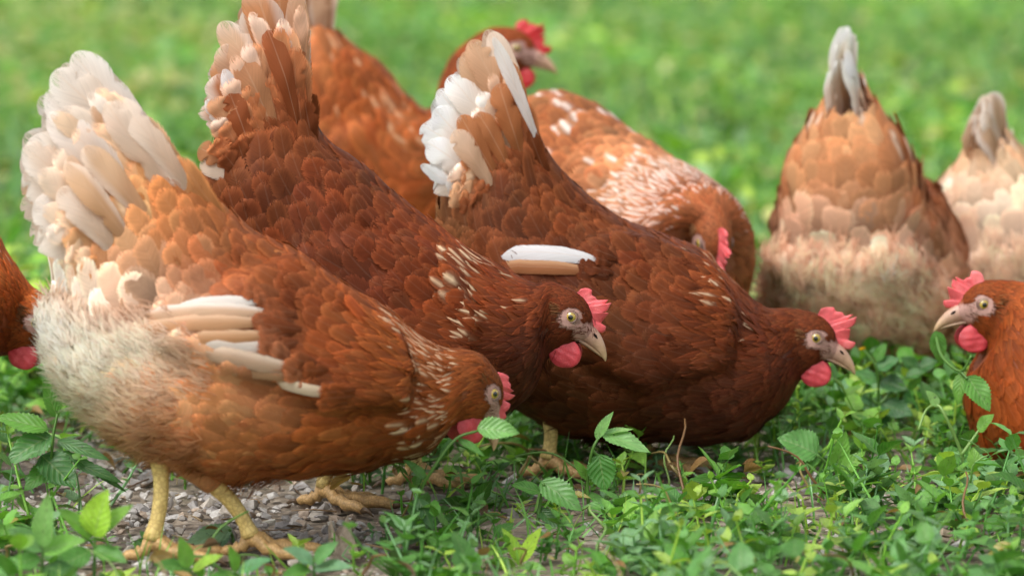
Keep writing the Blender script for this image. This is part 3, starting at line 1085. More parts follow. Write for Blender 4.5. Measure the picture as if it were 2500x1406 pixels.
    def wing_quill(self, root, tip, width, col, edge=None, off=0.006, name='wing_feather'):
        """flight feather lying on the flank, given by two pixels"""
        A, B = self.hit(*root), self.hit(*tip)
        if A is None or B is None:
            return
        ns, nt = 12, 7
        s = np.linspace(0, 1, ns); t = np.linspace(-1, 1, nt)
        w = np.minimum(1, .15 + 2.0 * s) * np.sqrt(np.clip(1 - np.clip((s - .86) / .14, 0, 1) ** 2.2, .05, 1))
        u = A[0] + (B[0] - A[0]) * s; v = A[1] + (B[1] - A[1]) * s
        P0 = self.sample(u, v, self.P); N0 = unit(self.sample(u, v, self.N))
        # smooth line between the ends, slightly lifted off the body towards the tip
        Pl = P0[0] + (P0[-1] - P0[0]) * s[:, None]
        dn = ((P0 - Pl) * N0).sum(-1)
        Nm = unit(N0.mean(0))
        P0 = Pl + Nm * (np.maximum(dn.max() * np.sin(np.pi * s), dn) + off * (-.5 + 1.5 * sstep(0, .3, s)) * (1 - .45 * sstep(.6, 1, s)))[:, None]
        ax = unit(P0[-1] - P0[0]); side = unit(np.cross(Nm, ax))
        P = P0[:, None] + side * (w[:, None] * t[None] * width * .5)[..., None] - Nm * ((t ** 2)[None] * width * .12 * np.ones((ns, 1)))[..., None]
        P = P - ax * ((t ** 2)[None] * width * .1 * sstep(.6, 1, s)[:, None])[..., None]
        for kk in (-.75, 0.0, .75):
            b0 = P0[2] + side * (kk * width * .5)
            st_ = b0 - ax * rng.uniform(.010, .016) - Nm * .002 + side * rng.normal(0, .002)
            en_ = b0 + ax * rng.uniform(.002, .015) + Nm * (off * .5 + .0030) + side * rng.normal(0, .003)
            cc = self.base_color((b0 - ax * .012)[None])[0]
            self.quill(st_, en_, .0125 * rng.uniform(.9, 1.15), Nm, cc * rng.uniform(.9, 1.1), cc * 1.25, bend=.05, name='wing_covert', tipw=.6, mat=M_COVERT)
        C = np.broadcast_to(lin(col), (ns, nt, 3)).copy()
        if edge is not None:
            up = side[2] > 0
            k = sstep(.2, .5, t if up else -t)[None] * np.ones((ns, 1))
            C += (lin(edge) - C) * k[..., None]
        uv = np.zeros((ns, nt, 3)); uv[..., 0] = s[:, None]; uv[..., 1] = t[None]; uv[..., 2] = rng.random()
        link(name, mk_mesh(name, P.reshape(-1, 3), grid_faces(ns, nt), M_QUILL, C.reshape(-1, 3), uv.reshape(-1, 3)), self.e)

    # -- head furniture
    def H(self, pts):
        return np.asarray(pts, float) * (0.001 * self.hs) @ self.HR.T + self.HO

    def head_parts(self, comb_mat=None, comb_scale=1.0, wattle=1.0, comb_bend=0.0, lobe=True):
        E = self.e
        # comb ------------------------------------------------
        out = np.array(COMB_OUT, float)
        d = np.concatenate([[0], np.cumsum(np.linalg.norm(np.diff(out, axis=0), axis=1))])
        m = 110
        x = np.linspace(0, d[-1], m)
        O = np.stack([np.interp(x, d, out[:, i]) for i in (0, 1)], -1)
        kb = np.linspace(0, 1, m)
        bx = np.interp(kb, [0, .35, .7, 1], [0, 8.5, 14.5, 18.5]); bz = np.interp(kb, [0, .35, .7, 1], [14.5, 9.5, 2.0, -8.5])
        Bs = np.stack([bx, bz], -1)
        O = Bs + (O - Bs) * comb_scale * (1 + 0.10 * np.sin(kb * 9 + rng.uniform(0, 6)) + .07 * np.sin(kb * 23 + rng.uniform(0, 6)))[:, None]
        cph = rng.uniform(0, 6)
        rows = np.array([0, .25, .5, .75, .93, 1.0])
        thk = np.array([2.4, 2.0, 1.5, 1.15, .8, .12])
        V = []
        for sd in (1, -1):
            for r_, h_ in zip(rows, thk):
                p = Bs + (O - Bs) * r_
                wob = comb_bend * r_ ** 2 * 9 + 1.3 * np.sin(kb * 11 + cph) * r_ + .5 * np.sin(kb * 29 + cph) * r_
                V.append(np.stack([p[:, 0], sd * h_ + wob, p[:, 1]], -1))
        V = self.H(np.concatenate(V))
        g = grid_faces(6, m)
        F = np.vstack([g, g[:, ::-1] + 6 * m])
        rim = np.stack([5 * m + np.arange(m - 1), 5 * m + np.arange(1, m), 11 * m + np.arange(1, m), 11 * m + np.arange(m - 1)], -1)
        F = np.vstack([F, rim])
        link('comb', mk_mesh('comb', V, F, comb_mat or M_COMB), E)
        # wattles ---------------------------------------------
        for sd in (1, -1):
            th, ph = np.meshgrid(np.linspace(0, 2 * np.pi, 28, endpoint=False), np.linspace(0.02, np.pi - .02, 16), indexing='ij')
            X = np.cos(th) * np.sin(ph); Z = np.sin(th) * np.sin(ph); Y = np.cos(ph)
            X = X * (11.8 - 1.6 * Z) * wattle; Zz = Z * 11.0 * wattle
            Y = Y * 2.6 + 0.5 * np.sin(X * .5) + np.sign(sd) * 0
            W = np.stack([X + .3, Y + .35 * np.sin(Zz * 1.1 + X * .4) + sd * (8.2 + 0.12 * (-Zz)), Zz - 27.6 - (wattle - 1) * 6], -1).reshape(-1, 3)
            F = grid_faces(28, 16)
            j = np.arange(15); last = 27 * 16
            F = np.vstack([F, np.stack([last + j, last + j + 1, j + 1, j], -1)])
            link('wattle', mk_mesh('wattle', self.H(W), F, M_WATTLE if comb_mat is None else M_COMB_RED), E)
        # beak -------------------------------------------------
        def ringloft(rings, c0, c1, nseg=16):
            rr = np.array([[t_[0], t_[1], b_[0], b_[1], hw] for t_, b_, hw in rings], float)
            k = np.linspace(0, len(rings) - 1, 18)
            D = interp_rows(np.arange(len(rings)), rr, k)
            th = np.linspace(0, 2 * np.pi, nseg, endpoint=False)
            c, s_ = np.cos(th), np.sin(th)
            mx = (D[:, 0] + D[:, 2]) / 2; mz = (D[:, 1] + D[:, 3]) / 2
            ax, az = (D[:, 0] - D[:, 2]) / 2, (D[:, 1] - D[:, 3]) / 2
            V = np.stack([mx[:, None] + ax[:, None] * c, D[:, 4:5] * s_, mz[:, None] + az[:, None] * c], -1).reshape(-1, 3)
            kk = np.repeat(np.linspace(0, 1, 18), nseg)[:, None]
            col = lin(c0) * (1 - kk) + lin(c1) * kk
            F = [grid_faces(18, nseg, True)[:, ::-1]]
            V = np.vstack([V, [mx[-1], 0, mz[-1]]]); col = np.vstack([col, lin(c1)])
            o = 17 * nseg; j = np.arange(nseg)
            F.append(np.stack([np.full(nseg, len(V) - 1), o + (j + 1) % nseg, o + j], -1))
            return V, F, col
        bag = Bag()
        V, F, c = ringloft([((14.5, -3.0), (7.0, -16.2), 6.6), ((19.5, -6.5), (13.5, -18.6), 6.0), ((24.5, -12.5), (19.0, -21.4), 4.6),
                            ((28.4, -19.2), (24.2, -24.6), 3.0), ((30.4, -25.4), (27.8, -27.8), 1.5), ((30.6, -29.6), (30.0, -29.9), .3)], self.face, (202, 172, 128))
        bag.add(self.H(V), F, c)
        V, F, c = ringloft([((7.5, -14.9), (9.5, -19.6), 5.6), ((13.5, -17.2), (14.5, -21.6), 4.9), ((19, -20.2), (19.4, -23.9), 3.6), ((24.4, -23.9), (24.0, -26.0), 2.0), ((27.2, -26.9), (27.0, -27.4), .4)],
                           (150, 118, 100), (176, 150, 112))
        bag.add(self.H(V), F, c)
        bk = link('beak', bag.mesh('beak', M_BEAK), E)
        for sd in (1, -1):
            V, F, uv = tube(np.array([[18.6, sd * 5.15, -10.2], [20.0, sd * 4.95, -11.8], [21.6, sd * 4.4, -13.6]]), [.5, 1.0, .35], 8)
            link('nostril', mk_mesh('nostril', self.H(V), F, M_NOSTRIL), bk)
        # eyes ---------------------------------------------------
        def ball(cx, cy, cz, r, squash=1.0, lim=np.pi, sd=1, nn=20):
            ph, th = np.meshgrid(np.linspace(0.001, lim, 12), np.linspace(0, 2 * np.pi, nn, endpoint=False), indexing='ij')
            V = np.stack([cx + r * np.sin(ph) * np.cos(th), cy + sd * r * squash * np.cos(ph), cz + r * np.sin(ph) * np.sin(th)], -1).reshape(-1, 3)
            F = grid_faces(12, nn, True)
            return V, F
        for sd in (1, -1):
            yc = sd * 10.9
            V, F = ball(0, yc, 0, 5.0, 1, np.pi, sd)
            ey = link('eye', mk_mesh('eye', self.H(V), F, M_SCLERA), E)
            V, F = ball(0, yc, 0, 5.08, 1, 0.86, sd)
            link('iris', mk_mesh('iris', self.H(V), F, M_IRIS), ey)
            V, F = ball(0, yc, 0, 5.2, 1, 0.36, sd)
            link('pupil', mk_mesh('pupil', self.H(V), F, M_PUPIL), ey)
            a = np.linspace(0, 2 * np.pi, 33)
            bagl = Bag()
            for rad, mnr, dy in ((4.15, .7, 3.2), (5.5, .55, 2.6)):
                pth = np.stack([np.cos(a) * rad * 1.06, np.full(33, yc + sd * dy), np.sin(a) * rad * .92], -1)
                V, F, uv = tube(pth, np.full(33, mnr), 8, False)
                bagl.add(self.H(V), F, (0.5, .4, .3))
            link('eyelid', bagl.mesh('eyelid', M_LID), ey)
            if lobe:
                V, F = ball(0, 0, 0, 1.0, 1, np.pi, sd, 16)
                V = V * np.array([2.4, 1.7, 4.8]); V[:, 0] += V[:, 2] * -.35
                V += np.array([-19.0, sd * 17.0, -9.5])
                link('ear_lobe', mk_mesh('ear_lobe', self.H(V), F, M_LOBE), E)
        # ear tuft and facial bristles --------------------------
        bagt = Bag()
        for sd in (1, -1):
            for i in range(150):
                p = np.array([-10.5 + rng.normal(0, 1.8), sd * (14.8 + rng.normal(0, .5)), 1.0 + rng.normal(0, 2.6)])
                dr = np.array([-1, sd * .30, -.05 + .05 * (p[2] - 1)]) + rng.normal(0, .1, 3)
                pth = np.array([p, p + dr * 3.5, p + dr * 7.0])
                V, F, uv = tube(pth, [.4, .4, .06], 3, False)
                bagt.add(self.H(V), F, lin((168, 120, 80)) * rng.uniform(.7, 1.3), uv * 0 + [.5, .5, rng.random()])
            for i in range(900):
                hx = rng.uniform(-16, 12); hz = rng.uniform(-22, 9)
                dd = math.hypot(hx - .5, hz)
                if dd < 6.9 or (hx > 6 and hz < -12) or hz > 9:
                    continue
                u = self.n - 2
                # snap to the surface from the side
                o = self.H([[hx, sd * 40, hz]])[0]; t_ = self.H([[hx, 0, hz]])[0]
                dv = Vector(t_ - o); dv.normalize()
                loc = self.bvh.ray_cast(Vector(o), dv)[0]
                if loc is None:
                    continue
                loc = np.array(loc)
                q = self.HR @ (np.array([-1, sd * .2, -.25]) + rng.normal(0, .2, 3))
                ln = rng.uniform(1.8, 3.6) * .001 * self.hs
                pth = np.array([loc, loc + q * ln * .5, loc + q * ln])
                V, F, uv = tube(pth, np.array([.28, .22, .05]) * .001 * self.hs, 3, False)
                light = hx > -6 and hz > -9
                cc = (lin((176, 146, 126)) if rng.random() < .6 else lin((120, 80, 58))) if light else lin((120, 76, 50))
                bagt.add(V, F, cc * rng.uniform(.6, 1.25), uv * 0 + [.5, .5, rng.random()])
        link('face_bristles', bagt.mesh('face_bristles', M_FLUFF), E, 'stuff')

    face = (186, 144, 132)
    cream = (232, 204, 168)
    lace = 0.42
    color_px = True
    wing_raise = 0.009
    wing_ang = 0.0
    gain = 1.0
    puff = None
    breast = 0.15
    bald = 0.8
    fmat = M_FEATHER

HENS = []
R = math.radians
# ---- pale golden hen in front ------------------------------------------------------------------
def hen_front():
    h = Hen(3.44, 650, R(10), 'golden brown hen in front with cream white tail and fluffy pale rear')
    HENS.append(h); h.gain = 1.0; h.wing_raise = .012; h.puff = h.pxblobs([(170, 850, 150, .006), (260, 950, 130, .004)])
    h.wingpoly = [h.px(*p) for p in [(560, 640), (700, 615), (860, 700), (960, 790), (1000, 880), (960, 975), (800, 985), (680, 945), (470, 870), (340, 810), (430, 715)]]
    st = h.stations_px([((345, 300), (120, 520), .022), ((440, 385), (118, 660), .036), ((520, 465), (128, 805), .051), ((620, 555), (180, 955), .065),
                        ((740, 622), (305, 1075), .076), ((860, 690), (495, 1165), .078), ((950, 750), (700, 1170), .073), ((1020, 803), (900, 1145), .060), ((1085, 838), (1035, 1115), .043)])
    h.fluff = h.pxblobs([(170, 840, 130, 1), (230, 950, 140, 1), (330, 860, 150, 1), (330, 1030, 130, .9), (110, 800, 70, 1), (420, 880, 90, .8), (400, 1060, 90, .7)])
    h.speck = h.pxblobs([(1060, 880, 85, .75), (1040, 980, 80, .85), (1000, 800, 60, .6), (1070, 1050, 70, .5), (640, 660, 60, .12), (330, 460, 170, .35), (420, 380, 90, .3)])
    h.set_colors([((250, 420), (222, 176, 130)), ((180, 560), (220, 188, 152)), ((330, 560), (206, 154, 104)), ((400, 480), (206, 150, 100)), ((430, 540), (188, 120, 68)), ((160, 660), (208, 168, 126)), ((280, 670), (190, 130, 80)),
                  ((420, 640), (176, 102, 52)), ((470, 430), (180, 108, 58)), ((560, 530), (172, 96, 46)), ((120, 800), (255, 248, 240)), ((220, 860), (255, 246, 234)), ((330, 830), (255, 242, 226)), ((200, 960), (255, 240, 220)), ((280, 1000), (250, 222, 190)), ((320, 1050), (236, 196, 154)),
                  ((430, 880), (238, 212, 182)), ((400, 1020), (228, 172, 120)), ((520, 960), (206, 136, 80)), ((620, 1080), (188, 116, 66)), ((480, 1130), (208, 146, 96)), ((720, 650), (146, 74, 36)), ((600, 660), (140, 72, 38)), ((720, 760), (134, 66, 36)), ((820, 850), (150, 76, 38)),
                  ((860, 730), (142, 70, 34)), ((800, 1050), (166, 94, 48)), ((950, 1000), (150, 82, 42)), ((950, 1110), (138, 78, 44)), ((960, 850), (150, 78, 36)), ((1050, 870), (164, 88, 38)), ((1100, 960), (150, 78, 36)), ((1050, 1080), (130, 72, 42)), ((1150, 890), (152, 82, 40)), ((1180, 960), (150, 84, 48))])
    h.loft(st, h.px(1180, 958), R(-36), R(20), R(-4))
    f1, f2 = h.ground(372, 1372), h.ground(612, 1362)
    t1, t2 = h.px(386, 1105, f1[1]), h.px(512, 1172, f2[1])
    h.build_body([((t1[0], f1[1], t1[1]), f1, 10), ((t2[0], f2[1], t2[1]), f2, 0)])
    h.plumage(7, 5, 300)
    tailcol = lambda k: random.choice([(238, 228, 216), (232, 214, 196), (222, 190, 156), (240, 232, 224)])
    h.fan([(470, 430), (330, 540), (250, 640)], [(205, 125), (125, 180), (106, 235), (110, 300), (50, 345), (55, 410), (85, 495), (105, 570)], 9, .031, tailcol, (.004, .026), (.008, .03), .25, edge=(244, 238, 230))
    h.fan([(480, 460), (350, 560), (270, 640)], [(300, 215), (230, 260), (200, 330), (150, 380), (140, 470)], 7, .021, lambda k: random.choice([(226, 192, 156), (214, 168, 122), (236, 222, 206)]), (.012, .034), (.02, .04), .25, edge=(240, 226, 210))
    HT = [(205, 125), (125, 180), (106, 235), (110, 300), (50, 345), (55, 410), (85, 495), (105, 570)]
    h.coverts([(470, 430), (330, 560), (240, 660)], HT, (.85, .68, .52, .36, .2), [((226, 196, 164), (244, 236, 226)), ((218, 178, 136), (242, 228, 212)), ((206, 156, 108), (236, 210, 180)), ((196, 138, 88), (222, 180, 138)), ((186, 122, 70), (208, 158, 112))], width=.0185, n=11)
    h.wing_quill((672, 742), (420, 740), .0085, (246, 240, 232), None, .0034)
    h.wing_quill((735, 768), (330, 768), .0110, (226, 192, 160), (244, 234, 222), .0042)
    h.wing_quill((710, 792), (318, 796), .0110, (214, 168, 126), (230, 196, 162), .0038)
    h.wing_quill((740, 817), (340, 826), .0105, (208, 160, 116), (226, 188, 150), .0034)
    h.wing_quill((700, 862), (440, 828), .0110, (236, 228, 216), None, .0038)
    h.wing_quill((765, 898), (480, 850), .0120, (206, 178, 150), (226, 206, 182), .0036)
    h.wing_quill((790, 925), (540, 875), .0100, (196, 156, 118), (222, 196, 164), .0030)
    h.wing_quill((830, 968), (660, 928), .0085, (238, 220, 190), None, .0040)
    h.down(h.fluff, 22000, .015, .0010, .30, tone=.03)
    h.down(h.pxblobs([(420, 1090, 80, 1), (540, 1150, 90, 1), (600, 1180, 120, .6)]), 2500, .012, .0007, .25, gravity=.5)
    h.down([(0, .12, .6, 1)], 2500, .009, .0005, .22, name='filoplumes')
    h.head_parts(comb_scale=.62)
hen_front()

# ---- dark chestnut hen, second ------------------------------------------------------------------
def hen_second():
    h = Hen(3.62, 1000, R(2), 'dark chestnut hen behind the golden one, tan and white tail raised to the top edge')
    HENS.append(h); h.gain = .71
    h.wingpoly = [h.px(*p) for p in [(690, 590), (850, 545), (1000, 560), (1120, 640), (1170, 760), (1150, 900), (900, 900), (700, 760)]]
    h.wing_raise = .006
    st = h.stations_px([((748, 215), (520, 370), .024), ((790, 315), (492, 430), .040), ((868, 378), (495, 590), .056), ((958, 460), (550, 780), .071),
                        ((1060, 540), (680, 930), .080), ((1150, 592), (850, 1040), .081), ((1215, 632), (1040, 1070), .073), ((1268, 670), (1205, 1035), .057), ((1312, 684), (1300, 960), .040)])
    h.speck = h.pxblobs([(1150, 690, 75, .55), (1180, 790, 70, .4), (1215, 640, 50, .35), (1250, 700, 70, .12), (830, 520, 50, .08), (700, 560, 40, .05), (600, 390, 50, .05)])
    h.set_colors([((700, 220), (178, 112, 72)), ((560, 330), (156, 88, 54)), ((640, 420), (142, 76, 46)), ((760, 380), (146, 78, 46)), ((540, 480), (138, 76, 46)), ((700, 520), (130, 66, 38)), ((860, 480), (138, 70, 42)), ((900, 600), (126, 62, 38)),
                  ((1050, 620), (134, 66, 40)), ((1000, 740), (124, 60, 38)), ((1130, 650), (166, 80, 38)), ((1170, 760), (164, 80, 40)), ((1080, 850), (134, 68, 42)), ((1250, 720), (150, 72, 38)), ((1280, 850), (112, 58, 42)), ((1250, 960), (96, 54, 44)), ((1360, 730), (136, 66, 38)), ((1330, 880), (122, 62, 44)), ((800, 900), (150, 84, 50))])
    h.cream = (240, 210, 170)
    h.loft(st, h.px(1396, 768), R(-9.5), R(-6))
    f1, f2 = h.ground(792, 1240), h.ground(1010, 1190)
    h.build_body([((h.px(770, 1060, f1[1])[0], f1[1], .075), f1, -12), ((f2[0] - .01, f2[1], .075), f2, 10)])
    h.plumage(7, 5, 300)
    cc = lambda k: random.choice([(206, 148, 104), (186, 118, 74), (224, 186, 154)])
    h.fan([(755, 250), (650, 320), (560, 350)], [(722, -30), (690, -60), (630, -30), (565, 55), (548, 110), (538, 180), (515, 250)], 9, .025, cc, (.004, .022), (.008, .028), .3, edge=(240, 228, 216))
    h.fan([(760, 270), (680, 330), (600, 370)], [(725, 60), (650, 70), (600, 130), (575, 200), (560, 250)], 6, .019, lambda k: random.choice([(186, 118, 76), (170, 100, 62), (208, 156, 116)]), (.012, .03), (.018, .036), .3)
    sd = h.near
    for a, b, w in (((600, 320), (543, 165), .013), ((575, 330), (503, 240), .012)):
        A, B = h.px(*a), h.px(*b)
        h.quill([A[0], sd * .022, A[1]], [B[0], sd * .03, B[1]], w, [0.2, sd, .2], lin((246, 244, 240)), bend=.04, curl=-.05, tipw=.6)
    for a, b, w, c in (((590, 400), (488, 350), .017, (196, 138, 96)), ((610, 440), (492, 385), .015, (228, 206, 184))):
        A, B = h.px(*a), h.px(*b)
        h.quill([A[0], sd * .034, A[1]], [B[0], sd * .034, B[1]], w, [0.1, sd, .2], lin(c), bend=.05)
    h.coverts([(758, 262), (660, 330), (560, 380)], [(722, -30), (690, -60), (630, -30), (565, 55), (548, 110), (538, 180), (500, 270)], (.8, .62, .46, .3, .16), [((206, 150, 108), (238, 222, 206)), ((190, 124, 80), (222, 184, 148)), ((172, 102, 62), (198, 140, 98)), ((160, 90, 54), (180, 112, 70)), (None, (160, 92, 56))], width=.0165, n=10)
    h.down([(0, .12, .6, 1)], 2500, .009, .0005, .22, name='filoplumes')
    h.head_parts(comb_scale=.74)
hen_second()

# ---- white-tailed dark hen, third ----------------------------------------------------------------
ST3 = [((1312, 315), (1085, 440), .024), ((1350, 382), (1062, 540), .040), ((1420, 460), (1065, 680), .056), ((1510, 522), (1105, 830), .071), ((1600, 566), (1220, 980), .083),
       ((1690, 605), (1420, 1072), .086), ((1760, 645), (1640, 1085), .077), ((1825, 702), (1830, 1070), .060), ((1875, 744), (1922, 990), .042)]
WING3 = [(1330, 610), (1440, 560), (1600, 560), (1740, 630), (1800, 740), (1780, 880), (1560, 930), (1350, 820), (1220, 690), (1210, 620)]
def hen_third():
    h = Hen(3.80, 1550, R(0), 'deep brown hen in the middle with white tail feathers, head low over the weeds')
    HENS.append(h); h.gain = .71
    h.wingpoly = [h.px(*p) for p in WING3]
    st = h.stations_px(ST3)
    h.speck = h.pxblobs([(1790, 700, 60, .28), (1840, 770, 60, .15), (1740, 640, 40, .1)])
    h.set_colors([((1200, 330), (186, 126, 86)), ((1120, 500), (176, 122, 84)), ((1280, 400), (146, 78, 44)), ((1200, 480), (136, 72, 42)), ((1330, 520), (138, 72, 40)), ((1250, 580), (128, 68, 42)), ((1480, 560), (136, 72, 42)), ((1450, 650), (122, 62, 38)),
                  ((1620, 640), (132, 68, 40)), ((1650, 760), (126, 66, 40)), ((1500, 780), (130, 72, 44)), ((1450, 950), (120, 70, 46)), ((1400, 1030), (128, 76, 52)), ((1700, 950), (112, 62, 44)), ((1790, 720), (164, 82, 40)), ((1850, 800), (144, 70, 40)),
                  ((1840, 950), (104, 58, 46)), ((1750, 1050), (106, 62, 46)), ((1920, 780), (138, 70, 40)), ((1920, 900), (120, 62, 44))])
    h.loft(st, h.px(1992, 820), R(0), R(-4))
    f1, f2 = h.ground(1338, 1168), h.ground(1575, 1150)
    h.build_body([((h.px(1325, 1085, f1[1])[0], f1[1], .062), f1, 8), ((h.px(1500, 1090, f2[1])[0], f2[1], .060), f2, 5)])
    h.plumage(7, 5, 300)
    cw = lambda k: (250, 248, 246) if k > .3 else random.choice([(216, 176, 142), (232, 212, 194)])
    h.fan([(1308, 330), (1220, 400), (1140, 470)], [(1215, 82), (1165, 90), (1120, 150), (1080, 200), (1055, 250), (1043, 310), (1048, 380), (1075, 450)], 10, .022, cw, (.003, .024), (.008, .03), .25)
    ct = lambda k: random.choice([(206, 154, 110), (190, 128, 84), (228, 200, 174)])
    h.fan([(1312, 345), (1260, 390), (1190, 450)], [(1240, 130), (1215, 200), (1180, 260), (1120, 275), (1105, 330)], 6, .018, ct, (.012, .03), (.016, .036), .25)
    sd = h.near
    for a, b, w in (((1310, 330), (1205, 84), .012), ((1140, 470), (1030, 392), .010), ((1150, 480), (1095, 430), .014)):
        A, B = h.px(*a), h.px(*b)
        h.quill([A[0], sd * .022, A[1]], [B[0], sd * .034, B[1]], w, [0.2, sd, .2], lin((246, 243, 238)), bend=.03, tipw=.6)
    h.coverts([(1312, 345), (1240, 410), (1150, 490)], [(1225, 90), (1180, 110), (1130, 170), (1095, 225), (1075, 280), (1065, 340), (1070, 400), (1090, 460)], (.7, .54, .4, .26, .12), [((214, 166, 124), (246, 240, 232)), ((196, 140, 96), (226, 190, 154)), ((170, 106, 66), (196, 138, 94)), ((150, 86, 52), (168, 102, 64)), (None, (150, 86, 52))], width=.0160, n=10)
    h.wing_quill((1520, 648), (1185, 618), .0135, (250, 248, 244), None, .0042)
    h.wing_quill((1500, 668), (1190, 650), .0110, (176, 116, 76), (206, 158, 118), .0030)
    h.down(h.pxblobs([(1330, 1070, 70, 1), (1500, 1080, 90, 1)]), 1200, .012, .0007, .25, gravity=.5)
    h.down([(0, .12, .6, 1)], 2500, .009, .0005, .22, name='filoplumes')
    h.head_parts(comb_scale=.92)
    h.st_local = st
    return h
H3 = hen_third()

# ---- upright hen at the back ---------------------------------------------------------------------
def hen_upright():
    h = Hen(4.38, 1000, R(4), 'orange brown hen at the back with neck upright and bright red comb')
    HENS.append(h)
    h.wingpoly = [h.px(*p) for p in [(760, 330), (900, 260), (1020, 290), (1090, 380), (1120, 520), (1000, 580), (850, 520)]]
    st = h.stations_px([((812, 62), (690, 110), .022), ((850, 92), (690, 240), .045), ((925, 148), (705, 430), .062), ((985, 218), (780, 580), .072), ((1025, 250), (950, 680), .076),
                        ((1048, 255), (1130, 640), .068), ((1062, 228), (1215, 500), .052), ((1075, 185), (1236, 370), .038), ((1105, 122), (1238, 268), .028)])
    h.size = 0.95; h.breast = .6
    h.speck = h.pxblobs([(900, 200, 160, .12), (1020, 310, 90, .5), (850, 330, 120, .08)])
    h.cream = (218, 170, 128)
    h.hackle_q = 5.0
    h.set_colors([((760, 110), (190, 128, 88)), ((850, 200), (164, 92, 52)), ((900, 300), (160, 86, 46)), ((1000, 330), (172, 98, 56)), ((1000, 450), (154, 82, 42)), ((800, 400), (156, 86, 48)), ((1080, 200), (158, 82, 44)), ((1150, 120), (156, 80, 44)), ((1200, 80), (150, 78, 46)), ((1200, 250), (160, 84, 44))])
    h.face = (190, 150, 138)
    h.loft(st, h.px(1262, 116), R(11), R(-8), skip=0)
    h.build_body([((-.02, -.035, .09), (-.02, -.035), 0), ((.03, .035, .09), (.04, .035), 0)])
    h.plumage(7, 5, 150)
    h.fan([(808, 90), (740, 120), (700, 140)], [(800, -40), (760, -70), (720, -60), (690, -30)], 6, .024, lambda k: random.choice([(206, 160, 122), (226, 196, 170), (190, 130, 90)]), (.004, .02), (.008, .026), .3, edge=(236, 220, 204))
    h.head_parts(M_COMB_RED, .85, .9)
hen_upright()

# ---- hens built from the common foraging body -----------------------------------------------------
def bent(st, n_keep, extra):
    return st[:n_keep] + extra
ST_L = H3.st_local
W_L = H3.wingpoly
EYE_L = H3.px(1992, 820)

def tail_local(h, n, width, col, zs=1.0, edge=None):
    P = lambda x, y: H3.px(x, y) * [1, zs]
    h.fan([P(1306, 325), P(1250, 350), P(1195, 395)], [P(1215, 82), P(1165, 90), P(1120, 150), P(1085, 205)],
          n, width, col, (.0005, .004), (.002, .009), .2, plane_px=False, edge=edge)

def local_colors(h, rows):
    h.color_px = False
    h.set_colors([(H3.px(*p), c) for p, c in rows])
def local_blobs(rows):
    return H3.pxblobs(rows)

def hen_pecking():
    yaw = R(-55)
    ew = at_depth(1745, 592, 3.98)
    hv, lv = np.array([math.cos(yaw), math.sin(yaw), 0]), np.array([-math.sin(yaw), math.cos(yaw), 0])
    o = ew - hv * .150 + lv * .012
    h = Hen(o[1], 1560, yaw, 'speckled orange hen at the back pecking with head bowed, white collar and pink comb', near=-1)
    h.O = np.array([o[0], o[1], 0.0]); h.e.location = h.O
    HENS.append(h)
    h.wingpoly = W_L
    z = 1.06
    st = [((-.120, .252), (-.145, .20), .028, 0.0), ((-.098, .264), (-.152, .175), .048, 0.0), ((-.060, .259), (-.152, .135), .066, 0.0), ((-.020, .244), (-.140, .095), .080, 0.0), ((.014, .232), (-.100, .055), .088, 0.0)]
    st += [((.048, .222), (-.035, .035), .090, 0.0), ((.080, .216), (.048, .035), .084, 0.0), ((.112, .206), (.098, .075), .068, -.004), ((.134, .200), (.128, .118), .046, -.010)]
    h.gain = .72
    local_colors(h, [((1200, 330), (190, 130, 90)), ((1300, 480), (176, 104, 62)), ((1450, 600), (172, 100, 58)), ((1650, 640), (178, 106, 62)), ((1500, 780), (164, 92, 50)), ((1700, 800), (170, 98, 54)), ((1800, 640), (200, 140, 100)), ((1850, 700), (180, 110, 66)), ((1800, 900), (150, 84, 50)), ((1450, 1000), (170, 100, 60))])
    h.speck = [(.100, .195, .050, 1.0), (.075, .155, .045, .85), (.0, .22, .07, .10), (-.07, .25, .06, .22)]
    h.cream = (248, 236, 224)
    h.ctrl = np.vstack([h.ctrl, [.074, .216, *lin((190, 128, 88))], [.150, .17, *lin((150, 84, 50))], [.130, .19, *lin((166, 96, 58))]])
    h.hackle_q = 5.4
    el = h.local(ew[None])[0]
    h.loft(st, (el[0], el[2]), R(-40), R(-16), head_y=el[1])
    h.build_body([((-.02, -.035, .07), (-.02, -.04), 0), ((.02, .035, .07), (.04, .035), 0)])
    h.plumage(7, 5, 150)
    h.fan([(-.10, .235), (-.12, .21)], [(-.185, .225), (-.195, .205), (-.19, .18)], 7, .022, lambda k: random.choice([(214, 170, 132), (232, 210, 190)]), (.003, .02), (.008, .03), .3, plane_px=False)
    h.head_parts(comb_scale=.95)
hen_pecking()

